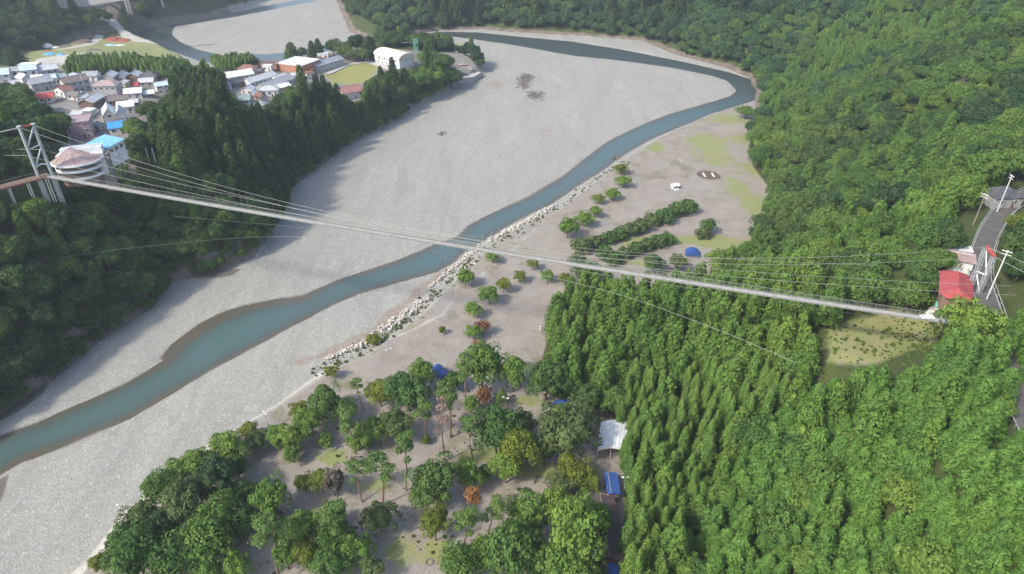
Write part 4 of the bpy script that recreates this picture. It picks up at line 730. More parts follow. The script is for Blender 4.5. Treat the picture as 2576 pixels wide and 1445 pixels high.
LANDM = [(1420, 760, 'at the tip of the plantation near the gravel yard'), (1400, 900, 'along the front edge of the plantation by the yard'), (1520, 800, 'just behind the front edge of the plantation'), (1560, 960, 'above the white stage roof'), (1640, 720, 'directly under the bridge deck right of the hedges'),
 (1700, 860, 'around the dark gap in the plantation'), (1850, 760, 'under the middle of the right bridge half'), (1900, 880, 'where the guy rope crosses the plantation'), (2020, 840, 'left of the cleared patch'), (1620, 1120, 'right of the white stage roof'), (1720, 1060, 'in the pointed cedar rows above the stage roof'), (1900, 1040, 'at the right end of the pointed cedar rows'),
 (1600, 1250, 'beside the long blue roof'), (1620, 1400, 'beside the long brown roof at the bottom edge'), (1750, 1250, 'on the lower slope behind the pointed rows'), (1800, 1400, 'at the bottom edge right of the camp roofs'), (2020, 1000, 'just below the cleared patch'), (2180, 960, 'directly beneath the grassy cleared patch'), (2350, 930, 'below the bridge end'), (2480, 960, 'left of the lower road piece'),
 (2050, 1150, 'in the middle of the near slope'), (2050, 1350, 'low on the near slope at the bottom edge'), (2280, 1150, 'high on the near slope'), (2300, 1380, 'at the bottom edge in the right part of the slope'), (2500, 1200, 'along the right edge below the road'), (2520, 1400, 'in the bottom right corner'), (2540, 820, 'on the hill side of the road'),
 (1900, 680, 'at the hill foot beside the blue shelter'), (2050, 640, 'on the slope just above the bridge cables'), (2250, 640, 'on the slope left of the red roof'), (1980, 500, 'on the slope beside the yellow grass'), (2200, 450, 'on the middle slope above the bridge cables'), (1950, 350, 'on the slope beside the river bend'), (2150, 250, 'on the high slope above the river bend'),
 (2350, 300, 'on the high right slope'), (2450, 120, 'in the top right corner'), (2500, 400, 'around the dark tiled house'), (2000, 100, 'on the slope at the top beyond the bend'), (1700, 60, 'on the hill beyond the river bend'), (1300, 40, 'at the top centre behind the river'), (1000, 50, 'left end of the hill behind the river'),
 (60, 560, 'below the landing platform'), (60, 800, 'at the left edge halfway down the bank'), (80, 950, 'at the foot of the left bank near the edge'), (250, 560, 'below the round building'), (250, 720, 'in the middle of the dark left bank'), (420, 620, 'on the bank under the bridge deck'), (600, 620, 'at the bank foot where the deck reaches the gravel'), (380, 430, 'around the white pole frame'),
 (500, 350, 'under the tallest ridge cedars'), (480, 230, 'at the peak of the village ridge'), (620, 400, 'halfway along the ridge above the gravel'), (750, 380, 'at the ridge foot beside the gravel'), (800, 230, 'on the second ridge peak below the school'), (900, 300, 'below the rusty roofed house'), (950, 180, 'in front of the arched hall'), (1080, 180, 'right of the arched hall'), (1050, 250, 'on the slope under the arched hall'),
 (60, 260, 'behind the bridge tower at the left edge'), (120, 330, 'beside the pink walled block'), (30, 400, 'left of the bridge tower'), (300, 180, 'in the bamboo grove behind the houses'), (600, 170, 'in the bamboo grove beside the school'), (200, 60, 'on the mountain behind the far field'), (50, 120, 'at the top left edge behind the field')]
PHR = dict(spindle='beside the long camp roofs', plantation='in the plantation below the footbridge', young='on the near slope under the cleared patch', hill='on the steep slope above the upper camp', far='on the far hill behind the river bend',
    bank='on the shaded left bank under the round building', ridge='on the dark ridge between village and gravel', tip='on the village tip beside the arched hall', bamboo='in the grove between houses and field', mountain='on the mountainside behind the field')
WRD = dict(farwood='dusky green tree', yellow='yellow green tree', olive='olive green tree', broad='leafy green tree', bank='dark leafy tree', light='fresh green tree', grey='bare grey tree', cedar='conical cedar', spindle='slender pointed cedar', ridge='tall dark cedar', cypress='feathery young cypress', bamboo='bright bamboo')
for f_, lst in byf.items():
    lst.sort(key=lambda t_: -t_[0]); N_ = 0 if f_ == 'bamboo' and len(lst) > 300 else 290
    N_ = 290 if f_ != 'leafy' else 200
    for k, (s_, q) in enumerate(lst):
        if k < N_ and s_ > 0:
            a, b_ = proj(q[0], q[1], q[2]+4); lm = min(LANDM, key=lambda m_: (m_[0]-a)**2+(m_[1]-b_)**2)[2]
            plant(q[3], q[0], q[1], q[2]-.3, q[4], WRD[q[3]]+', of those '+lm, WRD[q[3]]+' cluster '+lm, scz=q[4]*(.9+.3*random.random()), cat='bamboo' if f_ == 'bamboo' else 'tree')
        else: rest.append(q)
# the rest of the woods as instanced stuff
def joined(name, trm, crm):
    n1 = len(trm.vertices); b = bpy.data.meshes.new(name)
    import bmesh
    bm = bmesh.new(); bm.from_mesh(trm); nf = len(bm.faces); bm.from_mesh(crm)
    bm.faces.ensure_lookup_table()
    for f_ in bm.faces[nf:]: f_.material_index = 1
    bm.to_mesh(b); bm.free(); b.materials.clear(); b.materials.append(trm.materials[0]); b.materials.append(crm.materials[0]); return b
PROTO = {}
def scatter(name, label, items):
    kinds = sorted({q[3] for q in items}); variants = []
    start = {}
    for k_ in kinds:
        start[k_] = len(variants)
        for i, (tr_, cr_, h_, R_) in enumerate(LIB[k_]):
            key = (k_, i)
            if key not in PROTO:
                me_ = crownonly = cr_.copy(); PROTO[key] = bpy.data.objects.new('tree_model', me_)
            variants.append(PROTO[key])
    r = np.random.default_rng(5); me = bpy.data.meshes.new(name); me.vertices.add(len(items))
    me.vertices.foreach_set('co', np.array([(q[0], q[1], q[2]-.3) for q in items], np.float32).ravel())
    ia = me.attributes.new('variant', 'INT', 'POINT'); ia.data.foreach_set('value', np.array([start[q[3]]+r.integers(len(LIB[q[3]])) for q in items], np.int32))
    va = me.attributes.new('turn', 'FLOAT_VECTOR', 'POINT'); va.data.foreach_set('vector', np.array([(0, 0, r.random()*6.28) for q in items], np.float32).ravel())
    sa = me.attributes.new('size', 'FLOAT_VECTOR', 'POINT'); sa.data.foreach_set('vector', np.array([(q[4], q[4], q[4]*(.85+.35*r.random())) for q in items], np.float32).ravel())
    o = link(name, me); g = bpy.data.node_groups.new(name, 'GeometryNodeTree'); g.interface.new_socket('Geometry', in_out='INPUT', socket_type='NodeSocketGeometry'); g.interface.new_socket('Geometry', in_out='OUTPUT', socket_type='NodeSocketGeometry')
    N = g.nodes.new; gi = N('NodeGroupInput'); go = N('NodeGroupOutput'); iop = N('GeometryNodeInstanceOnPoints'); gti = N('GeometryNodeGeometryToInstance')
    for v_ in reversed(variants):
        oi = N('GeometryNodeObjectInfo'); oi.inputs['Object'].default_value = v_; g.links.new(oi.outputs['Geometry'], gti.inputs[0])
    def na(nm, ty):
        a_ = N('GeometryNodeInputNamedAttribute'); a_.data_type = ty; a_.inputs['Name'].default_value = nm; return [s_ for s_ in a_.outputs if s_.enabled and s_.name == 'Attribute'][0]
    g.links.new(gi.outputs[0], iop.inputs['Points']); g.links.new(gti.outputs[0], iop.inputs['Instance']); iop.inputs['Pick Instance'].default_value = True
    g.links.new(na('variant', 'INT'), iop.inputs['Instance Index']); g.links.new(na('turn', 'FLOAT_VECTOR'), iop.inputs['Rotation']); g.links.new(na('size', 'FLOAT_VECTOR'), iop.inputs['Scale'])
    g.links.new(iop.outputs[0], go.inputs[0]); md = o.modifiers.new('scatter', 'NODES'); md.node_group = g
    tag(o, label, 'forest', kind='stuff'); return o
groups_ = {}
for q in rest: groups_.setdefault('right' if q[5] in ('spindle', 'plantation', 'young', 'hill') else 'far' if q[5] == 'far' else 'left' if q[5] in ('bank', 'ridge', 'tip', 'bamboo') else 'mountain', []).append(q)
for k_, lb in (('right', 'dense mixed green forest covering the right hillside'), ('far', 'hazy green forest on the hill behind the river bend'), ('left', 'dark forest of the left bank and village ridge'), ('mountain', 'dark forest on the mountain behind the field')):
    if groups_.get(k_): scatter('forest', lb, groups_[k_])
print('TREES', len(allT), {k: len(v) for k, v in byf.items()}, 'rest', len(rest))
# ------------------------------------------------------------------ suspension footbridge and its two towers
def height_for(x, y, py, z0):
    z = z0
    while proj(x, y, z)[1] > py and z < z0+60: z += .1
    return z
LB = [at(97.5, 446, 54), at(130, 436, 54)]; LT = [height_for(LB[0][0], LB[0][1], 321, 54), height_for(LB[1][0], LB[1][1], 315, 54)]
RB = [at(2436, 730, 54), at(2461, 738, 54)]; RT = [height_for(RB[0][0], RB[0][1], 622, 54), height_for(RB[1][0], RB[1][1], 646, 54)]
def v3(p, z): return Vector((p[0], p[1], z))
tw = empty('bridge_tower', v3((LB[0]+LB[1])/2, 54), 0, 'pale grey steel bridge tower beside the round pink roofed building', 'bridge tower'); o0 = tw.location
for k in (0, 1):
    g = H1(*LB[k]); b = mb('steel_grey'); b.bar(v3(LB[k], g-1)-o0, v3(LB[k], LT[k])-o0, .55, .5, 12); b.bar(v3(LB[k], LT[k])-o0, v3(LB[k], LT[k]+.5)-o0, .75, .75, 12); b.build('leg', tw, smooth=False)
    mb('concrete').bar(v3(LB[k], g-2)-o0, v3(LB[k], max(g+.6, 53))-o0, .95, .95, 10).build('footing', tw)
def lerp(a, b_, f): return a+(b_-a)*f
A0 = lambda f: v3(LB[0], lerp(54, LT[0], f))-o0
B0 = lambda f: v3(LB[1], lerp(54, LT[1], f))-o0
for a, b_ in ((B0(.98), A0(.58)), (A0(.56), B0(.60)), (B0(.56), A0(.18))): mb('steel_grey').bar(a, b_, .26, None, 8).build('brace', tw)
mb('rust_red').bar(A0(1.0), B0(1.0), .42, None, 8).build('crossbeam', tw)
cr = mb('white_paint'); prev = None
for i in range(9):
    f = i/8; q = A0(.17).lerp(B0(.17), f)+Vector((0, 0, 1.1*math.sin(math.pi*f)))
    if prev is not None: cr.bar(prev, q, .22, None, 6)
    prev = q
cr.build('arched_crossbeam', tw)
tr_ = empty('bridge_tower', v3((RB[0]+RB[1])/2, 54), 0, 'white lattice bridge tower standing over the road beside the red roof', 'bridge tower'); o1 = tr_.location
def lattice(a, b_, w0, n, r=.055):
    m_ = mb('steel_grey'); a = Vector(a); b_ = Vector(b_); d = (b_-a).normalized(); u = Vector((1, .3, 0)).normalized(); w_ = d.cross(u).normalized(); u = w_.cross(d)
    cs = [(u+w_)*w0, (u-w_)*w0, (-u-w_)*w0, (-u+w_)*w0]
    for c in cs: m_.bar(a+c, b_+c, r*1.5, None, 4)
    for i in range(n):
        p = a.lerp(b_, i/n); q = a.lerp(b_, (i+1)/n)
        for j in range(4): m_.bar(p+cs[j], q+cs[(j+1) % 4], r*.8, None, 4); m_.bar(p+cs[j], p+cs[(j+1) % 4], r*.8, None, 4)
    return m_
for k in (0, 1): lattice(v3(RB[k], 53.4)-o1, v3(RB[k], RT[k])-o1, .42, 11).build('leg', tr_)
C0 = lambda f: v3(RB[0], lerp(54, RT[0], f))-o1
D0 = lambda f: v3(RB[1], lerp(54, RT[1], f))-o1
for a, b_ in ((C0(.99), D0(.5)), (D0(.5), C0(.45)), (C0(.45), D0(.05))): mb('white_paint').bar(a, b_, .17, None, 6).build('brace', tr_)
mb('faded_red_roof').bar(C0(1.01), D0(1.01), .5, None, 8).build('crossbeam', tr_)

br = empty('suspension_footbridge', (0, 0, 54), 0, 'long narrow suspension footbridge with pale deck and nets crossing the river', 'footbridge')
P0 = (LB[0]+LB[1])/2+np.array([1.5, -.8]); P1 = DECKR; dv = P1-P0; Ld = float(np.linalg.norm(dv)); dv /= Ld; nv = np.array([-dv[1], dv[0]])
def deckz(s): return -1.3*4*s*(1-s)*.9
def dpt(s, off, h=0): p = P0+dv*Ld*s+nv*off; return Vector((p[0], p[1], deckz(s)+h))
N = 148
def beam(mat, off, h, w_, t_, n=N):
    b = mb(mat)
    for i in range(n):
        a = dpt(i/n, off, h); c = dpt((i+1)/n, off, h); nn = Vector((nv[0], nv[1], 0))*w_; tt = Vector((0, 0, t_))
        V = [a-nn-tt, a+nn-tt, a+nn+tt, a-nn+tt, c-nn-tt, c+nn-tt, c+nn+tt, c-nn+tt]
        b.add(V, [(0, 3, 2, 1), (4, 5, 6, 7), (0, 1, 5, 4), (1, 2, 6, 5), (2, 3, 7, 6), (3, 0, 4, 7)])
    return b
beam('net_wire', 0, -.18, .8, .05).build('deck_frame', br)
for off in (-.42, -.14, .14, .42): beam('deck_boards', off, -.04, .125, .03, 74).build('deck_board', br)
for sd_ in (-1, 1):
    beam('cable_steel', sd_*1.05, 1.25, .045, .045).build('handrail', br)
    beam('cable_steel', sd_*1.05, -.1, .06, .06).build('edge_cable', br)
    b = mb('net_wire')
    for i in range(0, int(Ld)): s_ = i/Ld; b.bar(dpt(s_, sd_*1.03, -.1), dpt(s_, sd_*1.05, 1.25), .018, None, 3)
    for hh in (.25, .55, .85): 
        for i in range(N): b.bar(dpt(i/N, sd_*1.05, hh), dpt((i+1)/N, sd_*1.05, hh), .016, None, 3)
    o = b.build('side_net', br); o['kind'] = 'stuff'
b = mb('net_wire')
for i in range(0, 60): s_ = (i+.5)/60; b.bar(dpt(s_, -1.1, -.3), dpt(s_, 1.1, -.3), .07, None, 4)
o = b.build('cross_beams', br); o['kind'] = 'stuff'
SM = .56
def cable(pa, za, pb, zb, side, zmid=1.3):
    pts_ = []
    M0 = P0+dv*Ld*SM+nv*side
    for i in range(61):
        s_ = i/60
        base_a = pa; base_b = pb
        if s_ < SM: q = ((SM-s_)/SM); end = pa; zz = za; lin = M0+(P0+nv*side-M0)*q; off = (end-(P0+nv*side))*q*q
        else: q = ((s_-SM)/(1-SM)); end = pb; zz = zb; lin = M0+(P1+nv*side-M0)*q; off = (end-(P1+nv*side))*q*q
        p = lin+off; pts_.append(Vector((p[0], p[1], (zmid-1.3)+(zz-(zmid-1.3))*q*q+ .0)))
    return pts_
CAB = [cable(LB[1], LT[1]-54, RB[0], RT[0]-54, 1.2, 2.4), cable(LB[0], LT[0]-54, RB[1], RT[1]-54, -1.2, 2.4),
       cable(LB[1]+np.array([-1, 1.2]), 8.5, at(2545, 720, 61), 7, 1.5, 1.9), cable(LB[0]+np.array([-1.5, .2]), 8.0, at(2556, 743, 61), 7, -1.5, 1.9)]
for c_ in CAB: mb('cable_steel').tube(c_, .042, 6).build('main_cable', br)
# back stays to the anchorages
for k in (0, 1): mb('cable_steel').bar(v3(LB[k], LT[k]-54), Vector((LB[k][0]-60, LB[k][1]+18, 2)), .085, None, 6).build('back_stay', br)
for k in (0, 1): mb('cable_steel').bar(v3(RB[k], RT[k]-54), v3(at(2700, 690+38*k, 68), 12), .07, None, 6).build('back_stay', br)
for k in (2, 3): mb('cable_steel').bar(CAB[k][0], CAB[k][0]+Vector((-40, 14, -5)), .08, None, 6).build('back_stay', br)
b = mb('cable_steel')
for k, side in ((0, 1.05), (1, -1.05)):
    for i in range(2, 60):
        s_ = i/60; c_ = CAB[k][i]; e = dpt(s_, side, .0); b.bar(c_, e, .011, None, 3)
        if i < 59:
            c2 = (CAB[k][i]+CAB[k][i+1])/2; b.bar(c2, dpt(s_+.5/60, side, 0), .010, None, 3)
o = b.build('suspenders', br); o['kind'] = 'stuff'
mb('white_paint').box(-1.6, 1.6, -.9, .9, 0, .25).build('white_plate', br, loc=dpt(.982, .3, .1))
# wind guy ropes
def rope(lst, label, r=.035):
    P = [Vector((*at(a, b_, z), z)) for a, b_, z in lst]; Q = []
    for i in range(len(P)-1):
        p0 = P[max(0, i-1)]; p1 = P[i]; p2 = P[i+1]; p3 = P[min(len(P)-1, i+2)]
        for k in range(8):
            t_ = k/8; Q.append(.5*((2*p1)+(p2-p0)*t_+(2*p0-5*p1+4*p2-p3)*t_*t_+(3*p1-p0-3*p2+p3)*t_**3))
    Q.append(P[-1]); o_ = mb('cable_steel').tube(Q, r, 5).build('guy_rope'); tag(o_, label, 'rope', 'wind guy ropes of the footbridge')
rope([(150, 648, 52), (350, 622, 48), (640, 597, 45), (850, 602, 45), (1070, 628, 46), (1290, 676, 47), (1556, 741, 47), (1800, 828, 46), (2000, 912, 46)], 'thin guy rope arching below the deck from left bank to cedar plantation')
rope([(440, 545, 40), (780, 575, 46), (1145, 618, 50), (1427, 676, 51), (1800, 735, 51), (2147, 790, 50), (2360, 818, 50)], 'thin guy rope running close under the deck')
rope([(1100, 585, 52), (1500, 628, 54), (1850, 652, 58), (2200, 668, 62)], 'thin rope above the deck reaching towards the red roof', .03)

# ------------------------------------------------------------------ round observation building beside the left tower
cen = (at(133.5, 407.5, 56)+at(253, 393, 56))/2; ax = at(253, 393, 56)-at(133.5, 407.5, 56); RA = float(np.linalg.norm(ax))/2; ax /= 2*RA; fr = np.array([ax[1], -ax[0]]); RBk = 6.6
rb = empty('round_building', (cen[0], cen[1], 46), math.atan2(ax[1], ax[0]), 'round three storey building with pink cone roof and white curved balconies', 'building')
def arc(ra, rb_, n=20, a0=0, a1=math.pi): return [(math.cos(a0+(a1-a0)*i/n)*ra, -math.sin(a0+(a1-a0)*i/n)*rb_) for i in range(n+1)]
def halfring(m_, ra, rb_, z0, z1, th=.25):
    O = arc(ra, rb_); I = arc(ra-th, rb_-th)
    for i in range(len(O)-1): m_.add([(*O[i], z0), (*O[i+1], z0), (*I[i+1], z0), (*I[i], z0), (*O[i], z1), (*O[i+1], z1), (*I[i+1], z1), (*I[i], z1)], [(0, 3, 2, 1), (4, 5, 6, 7), (0, 1, 5, 4), (2, 3, 7, 6), (1, 2, 6, 5), (3, 0, 4, 7)])
    return m_
core_ = mb('brown_wall'); core_.prism([(RA-1.2, 3.5)]+arc(RA-1.2, RBk-1.4)+[(-RA+1.2, 3.5)], 1.2, 9.6); core_.build('wall', rb)
for z0 in (4.1, 7.0): mb('dull_white').prism(arc(RA-.1, RBk-.1, 20), z0-.15, z0+.12).build('floor_slab', rb); halfring(mb('white_paint'), RA, RBk, z0-.25, z0+.75).build('balcony_parapet', rb)
for z0 in (1.9, 4.3, 7.1):
    g = mb('dark_glass'); I = arc(RA-1.15, RBk-1.35)
    for i in range(1, len(I)-2, 1):
        f0, f1 = .08, .92; a = np.array(I[i]); c = np.array(I[i+1]); p = a+(c-a)*f0; q = a+(c-a)*f1; nrm = np.array([(p+q)[0], (p+q)[1]]); nrm /= np.linalg.norm(nrm)+1e-9; p = p+nrm*.08; q = q+nrm*.08
        mb('dark_glass').add([(*p, z0+1.1), (*q, z0+1.1), (*q, z0+2.7), (*p, z0+2.7)], [(0, 1, 2, 3)]).build('window_pane', rb)
rf = MB(); rf.mat('pink_roof'); O = arc(RA+.7, RBk+.7, 24); apex = (-1.2, 1.6, 14.2)
for i in range(24): rf.add([(*O[i], 10.0), (*O[i+1], 10.0), apex], [(0, 1, 2)])
rf.add([(*O[0], 10.0), apex, (*O[-1], 10.0)], [(0, 1, 2)])
ro = rf.build('roof', rb)
for i in range(0, 25, 4): mb('mauve_roof').bar((*O[i], 10.08), apex, .07, None, 4).build('roof_seam', ro)
halfring(mb('white_paint'), RA+.9, RBk+.9, 9.35, 10.05, .3).build('eaves', rb)
wb = mb('white_wall'); wb.prism([(-RA+1, .6), (RA+1.2, -.6), (RA+1.4, 4.6), (2.5, 5.2), (-RA+2, 5.4)], 3, 11.6); wb.build('rear_block', rb)
wp = mb('white_paint'); poly_ = [(-5, 1.5), (-1.2, 1.0), (3, .6), (RA+1, .2), (RA+1.2, 4.2), (2.5, 4.8), (-1.2, 4.6), (-4.6, 4.0)]
wp.prism(poly_, 11.62, 13.6); wp.build('roof_block', rb); mb('light_grey_roof').prism([(x*.9+.3, y*.78+.6) for x, y in poly_], 13.62, 13.7).build('flat_roof', rb)
mb('dark_glass').box(1.2, 2.2, -.02, .5, 12.3, 12.9).build('window_pane', rb)
# stone stair tower and blue roofed wing
def wpt(px, py, z): p = at(px, py, z); return p
st = empty('stone_tower', (*at(266, 415, 52), 44), math.atan2(ax[1], ax[0]), 'dark stone stair tower between round building and blue roofed wing', 'tower')
mb('stone_wall').box(-2.0, 2.0, -1.6, 2.4, -2, 12.5).build('wall', st); mb('dark_concrete').box(-2.2, 2.2, -1.8, 2.6, 12.5, 12.9).build('cap', st)
def winparts(par, x, y, z, w_, h, ang=0, frame='white_paint', dep=.12):
    """a framed window whose face looks along -y after turning by ang"""
    f = MB(); f.mat(frame); t_ = .09
    f.box(-w_/2-t_, w_/2+t_, -dep, 0, -t_, 0); f.box(-w_/2-t_, w_/2+t_, -dep, 0, h, h+t_); f.box(-w_/2-t_, -w_/2, -dep, 0, 0, h); f.box(w_/2, w_/2+t_, -dep, 0, 0, h)
    if w_ > .9: f.box(-.03, .03, -dep*.7, 0, 0, h)
    o_ = f.build('window', par, loc=(x, y, z)); o_.rotation_euler = (0, 0, ang)
    mb('dark_glass').box(-w_/2, w_/2, -.05, -.02, 0, h).build('pane', o_); return o_
def house(p0, p1, depth, wh, rh, rt, roofm, wallm, label, z=None, win=True, over=.5, cat='house', group='houses of the village', found=4, storeys=None, name='house'):
    g0 = gnd(*p0); g1 = gnd(*p1); z = min(g0.z, g1.z) if z is None else z
    a = at(*p0, z); b_ = at(*p1, z); d = b_-a; W = float(np.linalg.norm(d)); ang = math.atan2(d[1], d[0])
    o = empty(name, (a[0], a[1], z), ang, label, cat, group)
    mb(wallm).box(0, W, 0, depth, -found, wh).build('wall', o)
    if rt in ('x',): Lr, Wr = depth, W
    r_ = MB(); r_.mat(roofm); ov = over; t_ = .18
    if rt == 'g':
        y0, y1, ym = -ov, depth+ov, depth/2; k = rh/(depth/2); zo = wh-ov*k
        for s_ in (0, 1):
            e = y0 if s_ == 0 else y1
            r_.add([(-ov, e, zo), (W+ov, e, zo), (W+ov, ym, wh+rh), (-ov, ym, wh+rh), (-ov, e, zo-t_), (W+ov, e, zo-t_), (W+ov, ym, wh+rh-t_), (-ov, ym, wh+rh-t_)],
                   [(0, 1, 2, 3), (7, 6, 5, 4), (0, 4, 5, 1), (1, 5, 6, 2), (3, 7, 4, 0)])
        ro_ = r_.build('roof', o); mb(wallm).add([(.02, .02, wh), (.02, depth-.02, wh), (.02, ym, wh+rh-t_-.05), (W-.02, .02, wh), (W-.02, depth-.02, wh), (W-.02, ym, wh+rh-t_-.05)], [(0, 2, 1), (3, 4, 5)]).build('gable', o)
        mb(roofm).bar((-ov-.05, ym, wh+rh+.05), (W+ov+.05, ym, wh+rh+.05), .16, None, 6).build('ridge_cap', ro_)
    elif rt == 'x':
        xm = W/2; k = rh/(W/2); zo = wh-ov*k
        for s_ in (0, 1):
            e = -ov if s_ == 0 else W+ov
            r_.add([(e, -ov, zo), (e, depth+ov, zo), (xm, depth+ov, wh+rh), (xm, -ov, wh+rh), (e, -ov, zo-t_), (e, depth+ov, zo-t_), (xm, depth+ov, wh+rh-t_), (xm, -ov, wh+rh-t_)],
                   [(0, 1, 2, 3), (7, 6, 5, 4), (0, 4, 5, 1), (1, 5, 6, 2), (3, 7, 4, 0)])
        ro_ = r_.build('roof', o); mb(wallm).add([(.02, .02, wh), (W-.02, .02, wh), (xm, .02, wh+rh-t_-.05), (.02, depth-.02, wh), (W-.02, depth-.02, wh), (xm, depth-.02, wh+rh-t_-.05)], [(0, 1, 2), (3, 5, 4)]).build('gable', o)
        mb(roofm).bar((xm, -ov-.05, wh+rh+.05), (xm, depth+ov+.05, wh+rh+.05), .16, None, 6).build('ridge_cap', ro_)
    elif rt == 'h':
        i_ = min(W, depth)*.42; ym = depth/2; zo = wh-.1
        r_.add([(-ov, -ov, zo), (W+ov, -ov, zo), (W+ov, depth+ov, zo), (-ov, depth+ov, zo), (i_, ym, wh+rh), (W-i_, ym, wh+rh)], [(0, 1, 5, 4), (1, 2, 5), (2, 3, 4, 5), (3, 0, 4), (0, 3, 2, 1)]); ro_ = r_.build('roof', o)
        mb(roofm).bar((i_, ym, wh+rh+.03), (W-i_, ym, wh+rh+.03), .15, None, 6).build('ridge_cap', ro_)
    elif rt == 'f':
        r_.box(-ov*.5, W+ov*.5, -ov*.5, depth+ov*.5, wh, wh+.25); ro_ = r_.build('roof', o)
        for q in ((-ov*.5, W+ov*.5, -ov*.5, -ov*.5+.2), (-ov*.5, W+ov*.5, depth+ov*.5-.2, depth+ov*.5), (-ov*.5, -ov*.5+.2, -ov*.5+.2, depth+ov*.5-.2), (W+ov*.5-.2, W+ov*.5, -ov*.5+.2, depth+ov*.5-.2)): mb('dull_white' if 'white' in roofm else wallm).box(*q, wh+.25, wh+.55).build('parapet', ro_)
    elif rt == 'y':
        i_ = min(W, depth)*.45; xm = W/2; zo = wh-.1; c_ = W*.28
        P8 = [(-ov+c_, -ov), (W+ov-c_, -ov), (W+ov, -ov+c_), (W+ov, depth+ov-c_), (W+ov-c_, depth+ov), (-ov+c_, depth+ov), (-ov, depth+ov-c_), (-ov, -ov+c_)]
        r_.add([(a_, b2, zo) for a_, b2 in P8]+[(xm, i_, wh+rh), (xm, depth-i_, wh+rh)], [(0, 1, 8), (1, 2, 8), (2, 3, 9, 8), (3, 4, 9), (4, 5, 9), (5, 6, 9), (6, 7, 8, 9), (7, 0, 8), (7, 6, 5, 4, 3, 2, 1, 0)]); ro_ = r_.build('roof', o)
        mb(roofm).bar((xm, i_, wh+rh+.03), (xm, depth-i_, wh+rh+.03), .15, None, 6).build('ridge_cap', ro_)
    elif rt == 'm':
        r_.add([(-ov, -ov, wh), (W+ov, -ov, wh), (W+ov, depth+ov, wh+rh), (-ov, depth+ov, wh+rh), (-ov, -ov, wh-t_), (W+ov, -ov, wh-t_), (W+ov, depth+ov, wh+rh-t_), (-ov, depth+ov, wh+rh-t_)], [(0, 1, 2, 3), (7, 6, 5, 4), (0, 4, 5, 1), (1, 5, 6, 2), (2, 6, 7, 3), (3, 7, 4, 0)]); ro_ = r_.build('roof', o)
        mb(wallm).box(.02, W-.02, depth-.3, depth-.05, wh, wh+rh*.9).build('gable', o)
    elif rt == 'v':
        n = 14; V = []; 
        for i in range(n+1):
            th = math.pi*(i/n); y = depth/2-math.cos(th)*(depth/2+ov); zz = wh-.1+math.sin(th)*rh; V += [(-ov, y, zz), (W+ov, y, zz)]
        r_.add(V, [(2*i, 2*i+1, 2*i+3, 2*i+2) for i in range(n)]+[tuple(2*i for i in range(n+1))[::-1], tuple(2*i+1 for i in range(n+1))]); ro_ = r_.build('roof', o)
    if win:
        ns = storeys or (2 if wh > 4.6 else 1); hh = wh/ns; rr = random.Random(int(p0[0]*7+p0[1]))
        for s_ in range(ns):
            nw = max(1, int(W/3.2))
            for k in range(nw):
                if rr.random() < .85: winparts(o, W*(k+.5)/nw, -.02, s_*hh+hh*.38, min(1.5, W/nw*.5)*(1 if rr.random() < .7 else .6), hh*.36)
            nd = max(1, int(depth/3.6))
            for k in range(nd):
                if rr.random() < .7: winparts(o, W+.02, depth*(k+.5)/nd, s_*hh+hh*.38, 1.0, hh*.34, math.pi/2)
        d_ = mb('brown_wood').box(-.45, .45, -.08, 0, 0, 2.05).build('door', o, loc=(min(W-.8, W*.5+1.6), -.02, 0)); mb('steel_grey').box(.28, .36, -.14, -.08, .95, 1.1).build('handle', d_)
    return o
w2 = house((283, 420), (324, 397), 7.5, 7.6, 1.3, 'm', 'light_blue_roof', 'white_wall', 'white wing with sky blue sheet roof right of the stone tower', z=50, win=False, cat='building', group=None, found=.4, name='blue_roofed_wing')
for k in range(4): mb('dark_concrete').box(.5+2.6*k, .9+2.6*k, .5, .9, -6, -.4).build('stilt', w2)
W_ = float(np.linalg.norm(at(324, 397, 50)-at(283, 420, 50)))
for k in range(3): winparts(w2, W_*(.2+.3*k), -.02, 5.0, 1.9, 1.5)
winparts(w2, W_*.55, -.02, 2.4, .9, .9)
# ------------------------------------------------------------------ the village
house((-18, 214), (30, 209), 10, 5.5, 2.4, 'g', 'pale_blue_roof', 'white_wall', 'pale blue roofed house at the left edge of the village')
house((50, 180), (98, 178), 6, 3.5, .5, 'f', 'yellow_white_roof', 'grey_wall', 'low house with a flat creamy white roof near the field')
house((58, 197), (98, 192), 8, 4.6, 2, 'g', 'pale_blue_roof', 'white_wall', 'bluish grey roofed house just below the creamy flat roof')
house((103, 194), (150, 188), 8, 4.0, 2, 'g', 'light_grey_roof', 'grey_wall', 'long grey roofed house at the top of the village lane')
house((60, 213), (84, 207), 6, 3.8, 1.6, 'x', 'white_roof', 'white_wall', 'small white gabled house beside the blue grey roofs')
house((86, 234), (140, 224), 9, 5.0, 2.3, 'g', 'grey_roof', 'grey_wall', 'large slate grey roofed house left of the long two storey house')
house((172, 238), (232, 226), 9, 6.4, 2.2, 'g', 'brown_grey_roof', 'grey_wall', 'long two storey house with brown grey roof and many small windows')
house((141, 241), (165, 247), 6, 4, 1.8, 'x', 'brown_roof', 'white_wall', 'small white gabled house in front of the long two storey house')
house((240, 247), (298, 246), 9, 6.8, 2.2, 'h', 'mauve_roof', 'grey_wall', 'tall grey walled house with a pinkish hip roof')
house((258, 209), (288, 208), 9, 3.6, 2, 'x', 'light_grey_roof', 'grey_wall', 'left gable of three joined grey roofs')
house((290, 208.5), (318, 207), 9, 3.6, 2, 'x', 'grey_roof', 'grey_wall', 'middle gable of three joined grey roofs')
house((320, 207), (350, 206), 9, 3.6, 2, 'x', 'light_grey_roof', 'brown_wall', 'right gable of three joined grey roofs')
